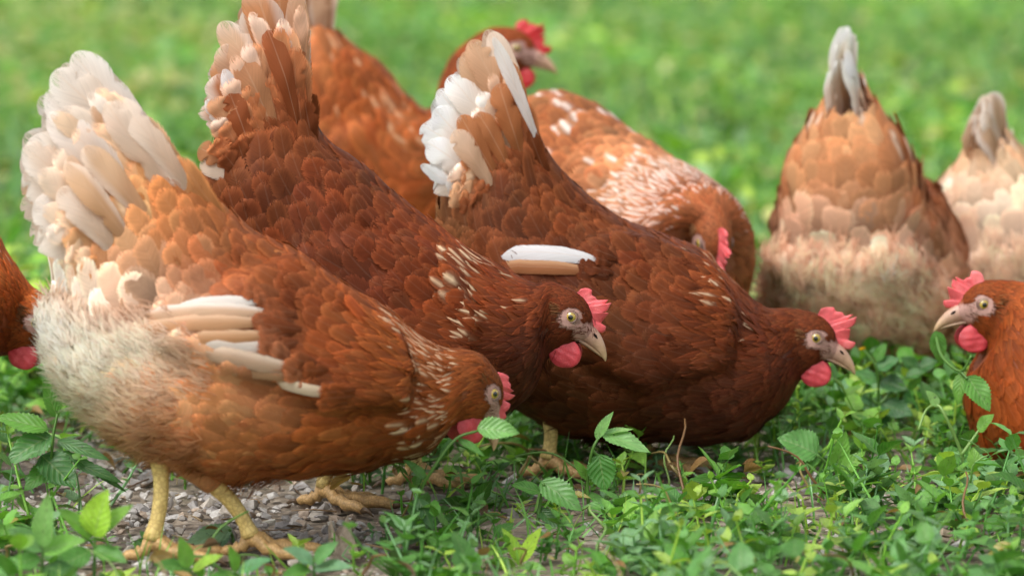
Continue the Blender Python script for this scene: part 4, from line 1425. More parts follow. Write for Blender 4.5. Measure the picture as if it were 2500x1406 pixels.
def hen_rear(D, px0, yaw, label, cols, fl, tailc, keep, zs=1.0, covc=(((226, 200, 172), (246, 240, 232)), ((218, 184, 150), (238, 218, 196)), ((206, 162, 122), (228, 196, 164)), ((198, 146, 104), (220, 180, 144)), ((190, 134, 92), (214, 172, 134)))):
    h = Hen(D, px0, yaw, label, near=-1)
    HENS.append(h)
    h.wingpoly = W_L
    st = [(np.array(a) * [1, zs], np.array(b) * [1, zs], hw * k) for (a, b, hw, y0), k in zip(ST_L, (1.35, 1.3, 1.08, .95, .92, .92, 1, 1, 1))]
    st = [(a, b, hw, 0.0) for a, b, hw in st]
    h.fluff = local_blobs(fl); h.gain = 1.25 if zs > .9 else 1.08; h.bald = .93; h.fmat = M_SOFT; h.lace = .25
    h.puff = [(x, z, r, v * .013) for x, z, r, v in h.fluff]
    local_colors(h, cols)
    h.speck = local_blobs([(1250, 450, 200, .25)])
    h.cream = (236, 214, 190)
    h.loft(st, EYE_L * [1, zs], R(-10), R(0), egg=-.18)
    h.build_body([((-.035, -.04, .06), (-.045, -.042), 0), ((-.015, .04, .06), (-.01, .042), 0)])
    h.plumage(7, 5, keep)
    tail_local(h, 6, .032, tailc, zs * .96, edge=(244, 238, 230))
    P = lambda x, y: H3.px(x, y) * [1, zs * .97]
    h.coverts([P(1312, 345), P(1240, 410), P(1150, 490)], [P(1225, 90), P(1180, 110), P(1130, 170), P(1095, 225), P(1075, 280), P(1065, 340), P(1070, 400), P(1090, 460)], (.56, .42, .3, .2, .1), covc, (.004, .014), (.006, .026), .018, 8, plane_px=False, lean=.5)
    h.down(h.fluff, 9000, .021, .0013, .34, tone=.11)
    h.head_parts()
    return h
FL = [(1130, 830, 150, 1), (1230, 940, 190, 1), (1340, 1030, 160, .9)]
hen_rear(4.22, 2160, R(69), 'pale tan hen seen from behind with a narrow white upright tail and brown flank',
         [((1200, 330), (204, 154, 114)), ((1100, 480), (190, 140, 102)), ((1200, 560), (166, 106, 70)), ((1110, 620), (180, 126, 88)), ((1300, 460), (168, 104, 66)), ((1250, 620), (178, 118, 80)), ((1400, 600), (140, 76, 46)), ((1320, 690), (150, 88, 56)), ((1120, 770), (240, 206, 182)), ((1200, 900), (238, 200, 174)), ((1300, 960), (232, 190, 162)), ((1350, 1030), (226, 180, 150)), ((1600, 700), (140, 78, 46)), ((1700, 950), (160, 100, 64)), ((1850, 800), (160, 90, 50))],
         FL, lambda k: random.choice([(255, 252, 248), (252, 248, 242), (244, 232, 216)]), 150, .985)
hen_rear(4.30, 2550, R(58), 'cream tan hen at the right edge seen from behind with folded tail',
         [((1200, 330), (222, 192, 160)), ((1100, 480), (214, 182, 150)), ((1200, 560), (208, 172, 138)), ((1300, 460), (204, 164, 128)), ((1400, 600), (198, 156, 118)), ((1120, 770), (236, 206, 182)), ((1200, 900), (232, 198, 172)), ((1350, 1020), (222, 184, 156)), ((1600, 700), (180, 126, 84)), ((1850, 800), (170, 106, 66))],
         FL, lambda k: random.choice([(236, 218, 196), (222, 192, 160), (206, 170, 136)]), 100, .80)

# ---- hen at the right edge eating a leaf -----------------------------------------------------------
def hen_eating():
    h = Hen(3.80, 2850, R(180), 'rust brown hen at the right edge facing left with a leafy sprig in its beak', near=1)
    HENS.append(h)
    st = h.stations_px([((3330, 500), (3430, 640), .024), ((3250, 600), (3400, 800), .04), ((3130, 700), (3300, 950), .056), ((2980, 760), (3130, 1120), .072), ((2840, 790), (2900, 1210), .08),
                        ((2720, 790), (2690, 1270), .08), ((2640, 755), (2475, 1215), .072), ((2585, 712), (2376, 1075), .057), ((2540, 688), (2352, 945), .041)])
    h.set_colors([((3200, 700), (160, 84, 44)), ((2900, 900), (150, 76, 40)), ((2700, 950), (150, 76, 38)), ((2500, 1050), (148, 74, 34)), ((2430, 960), (146, 70, 30)), ((2480, 850), (160, 80, 36)), ((2500, 720), (164, 84, 40)), ((2430, 690), (158, 80, 40)), ((2400, 880), (148, 72, 34))])
    h.hackle_q = 6.4; h.breast = .7; h.gain = .74
    h.loft(st, h.px(2394, 738), R(13), R(6))
    h.build_body([((-.01, .035, .09), (-.01, .04), 0), ((.0, -.035, .09), (.0, -.035), 0)])
    h.plumage(7, 5, 200)
    h.head_parts(comb_scale=.78)
    return h
H8 = hen_eating()

# ---- hen at the left edge, head lowered --------------------------------------------------------------
def hen_left():
    h = Hen(3.72, -250, R(3), 'orange brown hen at the left edge, only its lowered head and neck in view')
    HENS.append(h); h.gain = 1.3
    st = h.stations_px([((-700, 100), (-920, 220), .024), ((-600, 190), (-940, 330), .04), ((-520, 250), (-920, 470), .056), ((-420, 300), (-880, 640), .071), ((-330, 335), (-720, 800), .08),
                        ((-230, 375), (-500, 920), .08), ((-125, 440), (-290, 960), .072), ((-30, 535), (-130, 935), .056), ((42, 640), (-25, 880), .04)])
    h.set_colors([((-600, 300), (170, 96, 50)), ((-200, 600), (160, 86, 42)), ((0, 600), (176, 92, 40)), ((50, 720), (172, 90, 42)), ((0, 850), (130, 68, 40)), ((-100, 850), (150, 80, 44))])
    h.speck = h.pxblobs([(20, 620, 70, .3), (0, 520, 60, .3)])
    h.hackle_q = 5.5
    h.loft(st, h.px(98, 782), R(-24), R(-14))
    h.build_body([((-.05, -.035, .08), (-.05, -.04), 0), ((-.02, .035, .08), (-.01, .04), 0)])
    h.plumage(7, 5, 60)
    h.head_parts()
hen_left()

for _h in HENS:
    _h.finish_plumage(HENS)

# ------------------------------------------------------------------ weeds, stones, turf
def leaf_verts(base, ax, up, L, W, fold, droop, ns, nt, serr=0.0, shape='ovate'):
    """vectorised leaves: base, ax, up (n,3); L, W, fold, droop (n,) -> (n, ns, nt, 3), s, t"""
    n = len(L)
    s = np.linspace(0, 1, ns); t = np.linspace(-1, 1, nt)
    if shape == 'ovate':
        w = np.sin(np.pi * np.clip(s, 0, 1) ** 0.72) ** 0.85
    elif shape == 'round':
        w = np.sqrt(np.clip(1 - (2 * s - 1) ** 2, 0, 1)) * (1 - .15 * s)
    else:
        w = (1 - s) ** .6 * np.minimum(1, .6 + 2 * s)
    w = np.maximum(w, 0.02)
    X = np.broadcast_to(s[None, :, None] * L[:, None, None], (n, ns, nt)).copy()
    wt = np.broadcast_to(w[:, None] * t[None], (ns, nt)).copy()
    if serr:
        saw = 1 - serr * ((np.arange(ns) % 2))[:, None] * (np.abs(t) > .9)[None]
        wt = wt * saw
    Y = wt[None] * W[:, None, None] * .5
    Z = fold[:, None, None] * np.abs(Y) - droop[:, None, None] * (s ** 2)[None, :, None] * L[:, None, None]
    wav = rng.uniform(0, 6, n)
    Z = Z + 0.03 * W[:, None, None] * np.sin(s[None, :, None] * 11 + wav[:, None, None]) * np.abs(t)[None, None]
    ax = unit(ax); side = unit(np.cross(up, ax)); nz = np.cross(ax, side)
    P = base[:, None, None] + ax[:, None, None] * X[..., None] + side[:, None, None] * Y[..., None] + nz[:, None, None] * Z[..., None]
    return P, s, t

def leaf_mesh_arrays(P, s, t, col):
    n, ns, nt = P.shape[:3]
    F = (grid_faces(ns, nt)[None] + (np.arange(n) * ns * nt)[:, None, None]).reshape(-1, 4)
    C = np.broadcast_to(col[:, None, None], (n, ns, nt, 3)).reshape(-1, 3)
    uv = np.zeros((n, ns, nt, 3)); uv[..., 0] = s[None, :, None]; uv[..., 1] = t[None, None]; uv[..., 2] = rng.random((n, 1, 1))
    return P.reshape(-1, 3), F, C, uv.reshape(-1, 3)

GREENS = [lin(c) for c in [(72, 126, 44), (90, 150, 54), (110, 168, 64), (132, 184, 72), (90, 146, 70), (126, 170, 118), (166, 198, 82), (100, 156, 74)]]
def green(n, pal=None, w=None):
    pal = GREENS if pal is None else pal
    i = rng.choice(len(pal), n, p=w)
    return .95 * np.array(pal)[i] * np.exp(rng.normal(0, .16, (n, 1)))

# ---- stones ---------------------------------------------------------------------------------------
import bmesh
def hull(seed, flat):
    r = random.Random(seed)
    bm = bmesh.new()
    for _ in range(15):
        v = Vector((r.gauss(0, 1), r.gauss(0, 1), r.gauss(0, 1))); v.normalize()
        v = v * r.uniform(.8, 1.05)
        bm.verts.new((v.x, v.y * r.uniform(.75, 1), v.z * flat))
    res = bmesh.ops.convex_hull(bm, input=bm.verts)
    bmesh.ops.delete(bm, geom=[v for v in bm.verts if not v.link_faces], context='VERTS')
    bmesh.ops.triangulate(bm, faces=bm.faces)
    bm.verts.index_update()
    V = np.array([v.co for v in bm.verts]); F = np.array([[v.index for v in f.verts] for f in bm.faces])
    bm.free()
    return V, F
HULLS = [hull(i, f) for i, f in enumerate((.5, .6, .7, .55, .65, .45, .75, .6))]

def rot_xyz(a):
    return np.array(Matrix.Rotation(a[2], 3, 'Z') @ Matrix.Rotation(a[1], 3, 'Y') @ Matrix.Rotation(a[0], 3, 'X'))

STONE_TINTS = [np.array(c) for c in ((1, 1, 1), (.92, .91, .9), (.74, .72, .70), (1.0, .94, .86), (.78, .64, .52), (.62, .61, .62))]
GC = on_ground(590, 1285)
def gravel_mask(x, y):
    a = np.exp(-((np.abs(x - GC[0] + .01) / .135) ** 3 + (np.abs(y - GC[1]) / .20) ** 3))
    b = np.exp(-(((x - .20) / .14) ** 2 + ((y - 3.72) / .09) ** 2)) * .6
    c = np.exp(-(((x + .33) / .1) ** 2 + ((y - 3.75) / .25) ** 2)) * .8
    d = np.exp(-(((x - .25) / .1) ** 2 + ((y - 3.50) / .06) ** 2)) * .5
    return np.maximum(np.maximum(a, b), np.maximum(c, d))

def build_gravel():
    bag = Bag()
    n = 20000
    x = rng.uniform(-.75, .75, n); y = rng.uniform(3.05, 4.4, n)
    k = rng.random(n) < .08 + .92 * gravel_mask(x, y)
    x, y = x[k], y[k]
    r = np.exp(rng.normal(math.log(.0031), .6, len(x)))
    for xi, yi, ri in zip(x, y, np.minimum(r, .010)):
        V, F = HULLS[rng.integers(len(HULLS))]
        A = rot_xyz(rng.uniform(-.5, .5, 3) + np.array([0, 0, rng.uniform(0, 6.28)]))
        P = (V * ri * 1.0) @ A.T + np.array([xi, yi, ri * .12])
        bag.add(P, F, STONE_TINTS[rng.integers(6)] * rng.uniform(.65, 1.05))
    link('gravel', bag.mesh('gravel', M_STONE, False), kind='stuff')
    # twigs, straw and dead bits
    bag = Bag()
    for i in range(420):
        p = np.array([rng.uniform(-.6, .6), rng.uniform(3.15, 4.1), .003])
        a = rng.uniform(0, 6.28); ln = rng.uniform(.01, .04)
        d = np.array([math.cos(a), math.sin(a), rng.normal(.05, .12)])
        q = p + d * ln * .5 + rng.normal(0, .0015, 3)
        V, F, uv = tube(np.array([p, q, p + d * ln]), np.array([1, .9, .5]) * rng.uniform(.0004, .0010), 5)
        bag.add(V, F, lin(random.choice([(150, 120, 84), (112, 82, 56), (170, 146, 110), (84, 62, 44)])))
    link('dry_twigs', bag.mesh('dry_twigs', M_GRASS), kind='stuff', label='dry stalks and brown plant bits strewn between the weeds', cat='twigs')
build_gravel()

def stone_at(px, py, size_px, label, tint=0, seed=None, group=None, squash=.7):
    p = on_ground(px, py)
    r = size_px * .5 * p[1] / F_PX
    V, F = HULLS[(seed if seed is not None else int(px)) % len(HULLS)]
    V = V * r * np.array([1, .85, squash / .6])
    V = V @ rot_xyz((rng.uniform(-.3, .3), rng.uniform(-.3, .3), rng.uniform(0, 6))).T
    o = link('stone', mk_mesh('stone', V, F, M_STONE, np.broadcast_to(STONE_TINTS[tint], (len(V), 3)), smooth=False), None, None, label, 'stone', group)
    o.location = (p[0], p[1], r * .30)
stone_at(612, 1245, 72, 'large grey angular stone right of the golden hen\'s legs', 2, 0)
stone_at(620, 1292, 58, 'pale wedge shaped stone below the large grey angular one', 1, 1)
stone_at(678, 1300, 50, 'flat beige stone right of the pale wedge shaped one', 3, 2)
stone_at(735, 1285, 44, 'reddish brown stone beside the flat beige one', 4, 3)
stone_at(300, 1215, 60, 'pale flat stone left of the golden hen\'s near leg', 1, 4)
stone_at(118, 1125, 46, 'brownish stone half hidden by the weed at the left edge', 4, 5)
stone_at(402, 1225, 40, 'small white stone between the golden hen\'s legs', 0, 6)
for (a, b, c) in ((230, 1165, 34), (262, 1185, 30), (330, 1180, 36), (290, 1130, 32), (350, 1245, 34), (395, 1300, 30), (440, 1260, 28), (470, 1240, 34), (560, 1230, 30), (575, 1268, 34), (650, 1262, 32), (700, 1270, 30),
                  (690, 1240, 28), (760, 1310, 32), (655, 1330, 34), (720, 1335, 28), (590, 1325, 26), (880, 1285, 30), (900, 1320, 26), (1000, 1300, 24), (540, 1335, 24), (420, 1330, 28), (190, 1150, 30), (160, 1100, 28), (1660, 1120, 34), (1700, 1150, 28), (1850, 1170, 34), (1890, 1190, 30), (1930, 1205, 26), (1620, 1095, 26)):
    stone_at(a, b, c * 1.15, 'small limestone chip lying in the gravel patch', int(rng.integers(6)), int(rng.integers(8)), 'limestone chips in the gravel')
def stump():
    p = on_ground(838, 1352)
    n, m = 9, 14
    s = np.linspace(0, 1, n); th = np.linspace(0, 2 * np.pi, m, endpoint=False)
    r = .0105 * (1 - .35 * s)[:, None] * (1 + .22 * np.sin(th * 3 + 1) + .14 * np.sin(th * 7))[None]
    top = .021 * (1 + .3 * np.sin(th * 2 + .5) + .2 * np.sin(th * 5))
    V = np.stack([r * np.cos(th) - .004 * s[:, None], r * np.sin(th) * .8, s[:, None] * top[None] - .003], -1).reshape(-1, 3)
    V = np.vstack([V, [-.004, 0, .012]])
    j = np.arange(m); o = (n - 1) * m
    F = [grid_faces(n, m, True), np.stack([np.full(m, len(V) - 1), o + j, o + (j + 1) % m], -1)]
    ob = link('wood_stub', mk_mesh('wood_stub', V, F, M_STONE, np.tile([.85, .72, .58], (len(V), 1)), smooth=False), None, None, 'weathered grey brown wood stub standing in the gravel below the dark hens', 'wood stub')
    ob.location = p
stump()

# ---- single weeds ------------------------------------------------------------------------------------
def weed(label, Y, base, stems, leaves, name='weed', tint=1.0, flower=None, cat='weed', stem_col=(96, 140, 62)):
    """base pixel; stems: pixel polylines; leaves: (base px, tip px, width px, towards camera lean, colour)"""
    root = bpy.data.objects.new(name, None); COL.objects.link(root)
    b = at_depth(base[0], base[1], Y) if base[2:] else on_ground(base[0], base[1])
    root.location = b
    root.empty_display_size = .02
    root['label'] = label; root['category'] = cat
    k = Y / F_PX
    for pl in stems:
        P = np.array([at_depth(q_[0], q_[1], q_[2] if len(q_) > 2 else Y + .004 * math.sin(i * 2.1)) for i, q_ in enumerate(pl)]) - b
        d = np.linspace(0, 1, len(P)); P = interp_rows(d, P, np.linspace(0, 1, 5 * len(P)))
        V, F, uv = tube(P, np.linspace(.0015, .0009, len(P)), 7)
        link('stem', mk_mesh('stem', V, F, M_GRASS, np.broadcast_to(lin(stem_col), (len(V), 3)), uv), root)
    for i, (a, c, w, lean, col) in enumerate(leaves):
        Yl = a[2] if len(a) > 2 else Y
        A = at_depth(a[0], a[1], Yl + .003 * (i % 3)) - b
        T = at_depth(*c, Yl - lean * k * math.hypot(c[0] - a[0], c[1] - a[1])) - b
        ax = T - A; L = np.linalg.norm(ax)
        up = np.array([rng.normal(0, .2), -.75 + rng.normal(0, .15), .75])
        Pv, s, t = leaf_verts(A[None], ax[None], up[None], np.array([L]), np.array([w * k]), np.array([rng.uniform(.1, .35)]), np.array([rng.uniform(.02, .18)]), 25, 7, .13)
        V, F, C, uv = leaf_mesh_arrays(Pv, s, t, 1.25 * lin(col)[None] * tint * rng.uniform(.9, 1.1))
        link('leaf', mk_mesh('leaf', V, F, M_LEAF, C, uv), root)
    if flower:
        c = at_depth(*flower, Y) - b
        V, F = HULLS[2]
        link('flower_bud', mk_mesh('flower_bud', V * .0035 + c, F, plain('yellow_petal', lin((226, 176, 20)), .6, .2)), root)
    return root
DG, MG, LG, YG, BG = (58, 108, 44), (80, 134, 52), (112, 164, 66), (150, 190, 62), (104, 146, 108)
weed('serrated weed leaf on a long stem at the golden hen\'s beak', 3.43, (985, 1366), [[(985, 1366), (1020, 1215), (1060, 1140), (1112, 1072), (1170, 1050)]],
     [((1165, 1045), (1268, 1052), 66, .1, (112, 164, 84)), ((1118, 1072), (1185, 1110), 26, .2, MG), ((1040, 1170), (985, 1120), 34, .2, MG), ((1020, 1215), (1060, 1290), 40, .4, DG)])
weed('upright weed with folded top leaves in front of the deep brown hen', 3.60, (1440, 1266), [[(1440, 1266), (1434, 1180), (1446, 1100), (1468, 1058)], [(1446, 1100), (1475, 1125)]],
     [((1456, 1072), (1492, 1003), 30, .0, (120, 170, 92)), ((1468, 1056), (1588, 1100), 60, .2, (116, 164, 92)), ((1466, 1060), (1545, 1042), 26, .0, (136, 182, 100)), ((1462, 1108), (1478, 1200), 78, .1, (78, 136, 56)), ((1436, 1170), (1400, 1120), 26, .2, LG), ((1438, 1200), (1490, 1250), 34, .4, MG)])
weed('broad serrated weed leaf spread below the deep brown hen\'s feet', 3.56, (1310, 1291), [[(1310, 1291), (1320, 1220), (1328, 1180)]],
     [((1320, 1175), (1420, 1238), 76, .5, (92, 148, 66)), ((1318, 1200), (1250, 1180), 40, .3, MG), ((1312, 1240), (1380, 1290), 44, .5, DG)])
weed('tall weed with long leaves at the left edge beside the fluffy rear', 3.52, (140, 1315), [[(140, 1315), (125, 1190), (128, 1080), (140, 1010)], [(125, 1190), (180, 1120)], [(128, 1080), (70, 1050)]],
     [((118, 1048), (-14, 1008), 60, .1, (96, 152, 54)), ((124, 1062), (14, 1122), 80, .4, (70, 122, 56)), ((140, 1075), (268, 1118), 40, .1, (72, 122, 60)), ((100, 1110), (186, 1190), 92, .4, (62, 112, 52)), ((140, 1020), (106, 922), 40, .0, (86, 140, 56)), ((132, 1130), (60, 1190), 60, .5, MG), ((180, 1130), (300, 1170), 36, .3, DG), ((150, 1100), (310, 1190), 30, .2, DG)])
weed('bright yellow green weed blurred at the bottom left corner', 3.28, (228, 1468), [[(228, 1468), (232, 1300)]],
     [((230, 1310), (252, 1198), 96, .3, YG), ((232, 1300), (318, 1228), 50, .1, (122, 170, 58)), ((226, 1310), (150, 1240), 56, .3, LG), ((230, 1340), (310, 1370), 60, .6, MG), ((220, 1345), (120, 1390), 70, .6, MG)])
weed('blurred weed with pointed pale leaves at the lower left', 3.25, (100, 1490), [[(100, 1490), (104, 1330)]],
     [((104, 1335), (112, 1205), 66, .2, (122, 168, 92)), ((100, 1340), (20, 1290), 70, .4, (110, 156, 96)), ((106, 1345), (200, 1310), 64, .3, LG), ((98, 1360), (10, 1380), 60, .6, MG), ((108, 1380), (190, 1410), 70, .6, DG)])
weed('leafy clump at the bottom edge below the golden hen\'s feet', 3.27, (470, 1475), [[(470, 1475), (460, 1380)], [(470, 1475), (580, 1390)]],
     [((462, 1385), (440, 1310), 46, .3, LG), ((460, 1390), (380, 1370), 50, .5, MG), ((470, 1390), (540, 1350), 44, .3, YG), ((580, 1395), (660, 1360), 52, .5, (86, 140, 92)), ((578, 1395), (560, 1330), 40, .3, LG), ((585, 1400), (500, 1410), 50, .7, MG)])
weed('bluish weed clump at the bottom edge under the wood stub', 3.28, (770, 1468), [[(770, 1468), (765, 1370)]],
     [((765, 1375), (700, 1330), 54, .4, BG), ((768, 1372), (820, 1320), 44, .3, (96, 146, 84)), ((765, 1385), (860, 1380), 50, .6, BG), ((760, 1390), (690, 1400), 56, .7, MG)])
weed('silvery green leaf lying on the gravel between the golden hen\'s legs', 3.47, (575, 1345), [[(575, 1345), (568, 1310), (560, 1292)]],
     [((566, 1290), (450, 1326), 62, .5, (132, 168, 128)), ((560, 1300), (500, 1355), 40, .7, BG)])
weed('yellow green seedling at the bottom centre', 3.40, (1268, 1390), [[(1268, 1390), (1270, 1360)]],
     [((1270, 1378), (1236, 1288), 46, .2, YG), ((1270, 1372), (1318, 1286), 40, .1, (160, 196, 66)), ((1262, 1385), (1195, 1368), 44, .4, (142, 184, 60)), ((1272, 1385), (1340, 1395), 44, .6, LG)])
weed('heart leaved weed under the deep brown hen\'s beak', 3.72, (2090, 1202), [[(2090, 1202), (2040, 1150), (1995, 1110)], [(2090, 1202), (2010, 1185)]],
     [((1996, 1108), (1905, 1062), 96, .1, (88, 142, 66)), ((2000, 1112), (1940, 1150), 40, .4, MG), ((2040, 1150), (2066, 1056), 52, .1, (104, 160, 60)), ((2050, 1160), (2110, 1100), 46, .2, LG), ((2030, 1150), (1985, 1180), 36, .4, DG)])
weed('curling pale stem with small leaves below the leaf eating hen', 3.70, (2370, 1212), [[(2370, 1212), (2348, 1110), (2310, 1020), (2290, 990), (2262, 1000), (2242, 1050)], [(2348, 1110), (2390, 1050)]],
     [((2290, 992), (2262, 952), 34, .1, (130, 176, 96)), ((2388, 1052), (2425, 1010), 44, .2, LG), ((2345, 1110), (2290, 1140), 40, .4, MG), ((2352, 1130), (2420, 1120), 48, .3, (90, 146, 70)), ((2360, 1170), (2300, 1200), 44, .5, MG)], stem_col=(140, 176, 96))
weed('weed with one yellow green drooping leaf at the lower right', 3.48, (2200, 1340), [[(2200, 1340), (2215, 1270), (2235, 1235)], [(2215, 1270), (2150, 1240)]],
     [((2238, 1238), (2276, 1338), 62, .3, (150, 186, 56)), ((2232, 1236), (2290, 1190), 44, .1, (104, 156, 72)), ((2225, 1240), (2190, 1180), 34, .1, (112, 160, 90)), ((2150, 1242), (2090, 1220), 40, .2, (120, 164, 104)), ((2155, 1245), (2110, 1300), 50, .5, DG), ((2210, 1290), (2270, 1300), 40, .5, MG)])
weed('broad dark leaved weed at the bottom edge right of centre', 3.36, (1650, 1416), [[(1650, 1416), (1640, 1395)]],
     [((1650, 1405), (1535, 1345), 92, .3, (78, 132, 72)), ((1655, 1400), (1740, 1340), 60, .3, MG), ((1648, 1395), (1640, 1310), 44, .2, LG), ((1660, 1408), (1760, 1400), 56, .6, DG)])
weed('dark leafy weed with a yellow bud behind the deep brown hen\'s beak', 3.93, (2150, 1095), [[(2150, 1095), (2145, 990), (2140, 900), (2105, 850)], [(2145, 990), (2210, 920)], [(2145, 990), (2080, 930)]],
     [((2140, 900), (2196, 872), 50, .1, (66, 122, 60)), ((2138, 880), (2160, 838), 34, .0, MG), ((2150, 930), (2215, 950), 56, .3, (52, 100, 48)), ((2140, 930), (2085, 905), 44, .2, (86, 140, 74)), ((2210, 920), (2260, 905), 40, .2, DG), ((2145, 980), (2090, 1010), 70, .4, (70, 122, 70)), ((2150, 985), (2230, 1010), 64, .4, (58, 108, 56)), ((2080, 932), (2030, 950), 46, .3, (100, 150, 96)), ((2140, 1010), (2160, 1075), 60, .5, DG)], flower=(2103, 848))
weed('tall dark weed between the leaf eating hen and the tan hens', 3.98, (2260, 1070), [[(2260, 1070), (2255, 980), (2240, 900)], [(2255, 980), (2310, 930)]],
     [((2240, 905), (2200, 870), 46, .1, DG), ((2242, 900), (2290, 880), 50, .2, (52, 100, 46)), ((2255, 960), (2200, 1000), 60, .4, (58, 108, 56)), ((2258, 970), (2330, 990), 64, .4, DG), ((2310, 932), (2350, 905), 40, .2, MG), ((2256, 1000), (2290, 1060), 56, .5, DG)])
weed('leafy sprig hanging from the beak of the hen at the right edge', 3.785, (2283, 812, 1), [[(2283, 812, 3.79), (2300, 870, 3.765), (2345, 906, 3.735), (2372, 868, 3.728)], [(2345, 906, 3.735), (2362, 925, 3.73)]],
     [((2284, 808), (2300, 888), 48, .1, (84, 140, 52)), ((2350, 908, 3.733), (2334, 988), 38, .1, (98, 152, 54)), ((2362, 918, 3.728), (2418, 1002), 66, .2, (88, 144, 50))], name='leaf_sprig', cat='sprig')

# ---- ground cover -------------------------------------------------------------------------------------
FEET = [(h.O[0], h.O[1]) for h in HENS]
LANES = [tuple(on_ground(*q)[:2]) for q in ((372, 1372), (612, 1362), (1338, 1168), (800, 1240))]
def ground_cover():
    base, ax, up, L, W, col = [], [], [], [], [], []
    stems = Bag()
    n = 3000
    X = rng.uniform(-.62, .66, n); Y = rng.uniform(3.02, 4.35, n)
    for x, y in zip(X, Y):
        g = gravel_mask(x, y)
        if rng.random() < min(1, g * 1.25):
            continue
        tall = 1.0
        lane = any(abs(x - fx * y / fy) < .05 and 3.12 < y < fy + .03 for fx, fy in LANES)
        if lane and rng.random() < .45:
            continue
        if y < 3.3:
            tall = .7
        hgt = rng.uniform(.012, .048) * tall * (1.7 if rng.random() < .12 else 1)
        if x > .2 and y > 3.85:
            hgt = min(hgt * 1.5, .055)
        if -.06 < x < .2 and 3.5 < y < 3.85:
            hgt *= .55
        if x > .28 and 3.5 < y < 3.8:
            hgt *= .7
        nn = rng.integers(2, 5)
        if lane:
            hgt *= .38
        lean = rng.normal(0, .35, 2)
        p0 = np.array([x, y, 0.0])
        top = p0 + np.array([lean[0] * hgt, lean[1] * hgt, hgt])
        V, F, uv = tube(np.array([p0, p0 * .5 + top * .5 + rng.normal(0, .002, 3), top]), np.array([.0011, .0009, .0006]) * rng.uniform(.7, 1.3), 5, False)
        pal = GREENS[rng.integers(len(GREENS))] * 1.05
        stems.add(V, F, pal * 1.2)
        a0 = rng.uniform(0, 6.28)
        sz = np.clip(np.exp(rng.normal(math.log(.021), .38)), .010, .040) * (.75 if g > .3 else 1) * (.65 if lane else 1) * .95
        for k in range(nn):
            f = (k + 1) / nn
            c = p0 + (top - p0) * f
            for m in range(2):
                a = a0 + k * 1.57 + m * math.pi + rng.normal(0, .3)
                el = rng.uniform(-.1, .7) + .35 * (k == nn - 1)
                base.append(c); ax.append((math.cos(a) * math.cos(el), math.sin(a) * math.cos(el), math.sin(el)))
                up.append((rng.normal(0, .25), rng.normal(0, .25), 1.0))
                s_ = sz * (1.15 - .45 * f) * rng.uniform(.75, 1.2)
                L.append(s_); W.append(s_ * rng.uniform(.5, .72))
                col.append(pal * np.exp(rng.normal(0, .15)))
    n = len(L)
    P, s, t = leaf_verts(np.array(base), np.array(ax), np.array(up), np.array(L), np.array(W), rng.uniform(.05, .4, n), rng.uniform(0, .3, n), 9, 5, .14)
    V, F, C, uv = leaf_mesh_arrays(P, s, t, np.array(col))
    link('ground_weeds', mk_mesh('ground_weeds', V, F, M_LEAF, C, uv), kind='stuff')
    link('weed_stems', stems.mesh('weed_stems', M_GRASS), kind='stuff')

    bag = Bag()
    for i in range(170):
        x, y = rng.uniform(-.6, .62), rng.uniform(3.1, 3.95)
        if gravel_mask(np.array(x), np.array(y)) > .5:
            continue
        a = rng.uniform(0, 6.28); ln = rng.uniform(.03, .09)
        s = np.linspace(0, 1, 9)
        d = np.array([math.cos(a), math.sin(a), 0])
        pth = np.array([x, y, 0]) + d * (s * ln * rng.uniform(.2, .9))[:, None]
        pth[:, 2] += ln * (s - rng.uniform(.2, .9) * s ** 2) * .8 + .002
        pth += np.sin(s * 7 + a)[:, None] * np.array([.003, .002, .0])
        V, F, uv = tube(pth, np.linspace(.0011, .0006, 9) * rng.uniform(.7, 1.3), 5)
        bag.add(V, F, lin(random.choice([(128, 168, 88), (150, 184, 104), (108, 150, 70), (168, 150, 96), (140, 104, 66)])))
    link('tangled_stems', bag.mesh('tangled_stems', M_GRASS), kind='stuff')
    n = 260
    x = rng.uniform(-.6, .62, n); y = rng.uniform(3.1, 4.2, n)
    a = rng.uniform(0, 6.28, n)
    Ln = rng.uniform(.008, .022, n)
    P, s, t = leaf_verts(np.stack([x, y, rng.uniform(.003, .03, n)], -1), np.stack([np.cos(a), np.sin(a), rng.normal(0, .3, n)], -1), np.tile([0., 0, 1], (n, 1)) + rng.normal(0, .4, (n, 3)), Ln, Ln * rng.uniform(.3, .6, n), rng.uniform(.2, .9, n), rng.uniform(-.3, .5, n), 7, 5)
    c = np.array([lin(q_) for q_ in ((150, 112, 66), (176, 140, 84), (110, 78, 48), (190, 176, 96))])[rng.integers(0, 4, n)]
    V, F, C, uv = leaf_mesh_arrays(P, s, t, c)
    link('dead_leaves', mk_mesh('dead_leaves', V, F, M_LEAF, C, uv), kind='stuff')

    # grass blades near and far
    n1, n2 = 2600, 16000
    x = np.concatenate([rng.uniform(-.65, .7, n1), rng.uniform(-1, 1, n2)])
    y = np.concatenate([rng.uniform(3.05, 4.4, n1), 4.2 + 10 * rng.random(n2) ** 1.4])
    x[n1:] *= .30 * y[n1:] * .62
    k = np.concatenate([rng.random(n1) > gravel_mask(x[:n1], y[:n1]) * 1.2, np.ones(n2, bool)])
    x, y = x[k], y[k]; n = len(x)
    a = rng.uniform(0, 6.28, n); el = rng.uniform(.6, 1.45, n)
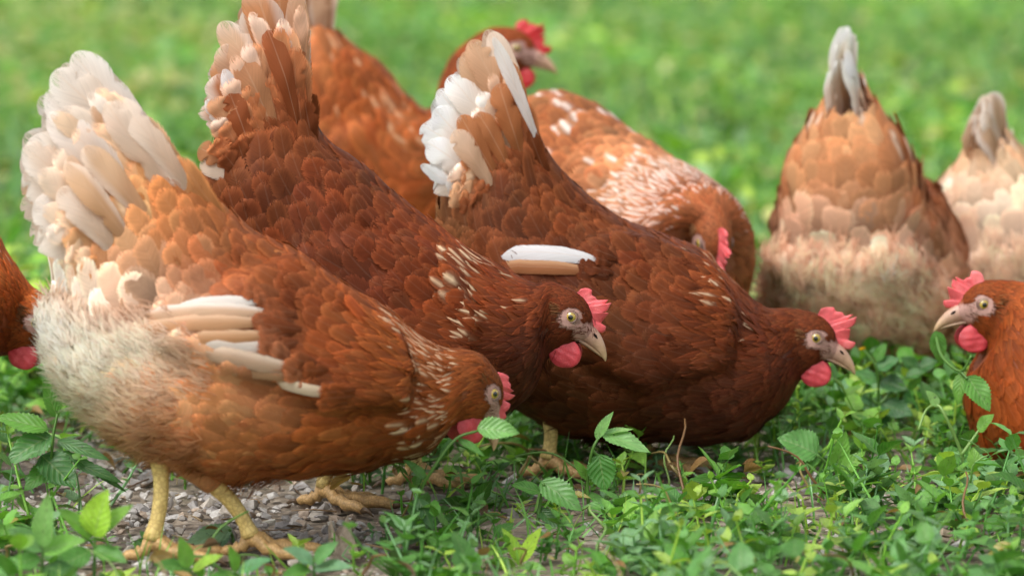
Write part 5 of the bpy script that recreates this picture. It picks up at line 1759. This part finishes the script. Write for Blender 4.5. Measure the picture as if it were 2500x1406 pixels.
    ax = np.stack([np.cos(a) * np.cos(el), np.sin(a) * np.cos(el), np.sin(el)], -1)
    far = y > 4.35
    Ln = np.where(far, rng.uniform(.03, .08, n), rng.uniform(.012, .04, n)); Wd = np.where(far, rng.uniform(.003, .007, n), rng.uniform(.0012, .003, n))
    P, s, t = leaf_verts(np.stack([x, y, x * 0], -1), ax, np.tile([0.1, -.6, .5], (n, 1)) + rng.normal(0, .3, (n, 3)), Ln, Wd, np.full(n, .3), rng.uniform(.1, .6, n), 4, 3, 0, 'blade')
    V, F, C, uv = leaf_mesh_arrays(P, s, t, green(n))
    link('grass', mk_mesh('grass', V, F, M_GRASS, C, uv), kind='stuff')

    # clover-like turf of the field behind
    n = 52000
    y = 4.2 + 11 * rng.random(n) ** 1.35
    x = rng.uniform(-1, 1, n) * .19 * y
    patch = np.sin(x * 5.1 + 1.3) * np.cos(y * 2.3 + x * 2) + .6 * np.sin(x * 11 + y * 4.1)
    a = rng.uniform(0, 6.28, n); el = rng.normal(.25, .35, n)
    ax = np.stack([np.cos(a) * np.cos(el), np.sin(a) * np.cos(el), np.sin(el)], -1)
    Ln = rng.uniform(.014, .036, n)
    z = rng.uniform(.004, .045, n) * np.clip(.8 + .3 * patch, .3, 1.5)
    P, s, t = leaf_verts(np.stack([x, y, z], -1), ax, np.tile([0., 0, 1], (n, 1)) + rng.normal(0, .3, (n, 3)), Ln, Ln * rng.uniform(.5, .8, n), np.full(n, .2), rng.uniform(0, .4, n), 4, 3, 0, 'round')
    c = green(n) * np.exp(.42 * patch)[:, None] * np.array([.84, .78, .66])
    yel = rng.random(n) < .14 + .38 * sstep(.3, 1.2, np.sin(x * 3.1 + 4) + np.cos(y * 1.7 + x)) 
    c[yel] = .85 * lin((190, 190, 118)) * np.exp(rng.normal(0, .1, (yel.sum(), 1)))
    V, F, C, uv = leaf_mesh_arrays(P, s, t, c)
    link('clover_turf', mk_mesh('clover_turf', V, F, M_GRASS, C, uv), kind='stuff')
ground_cover()
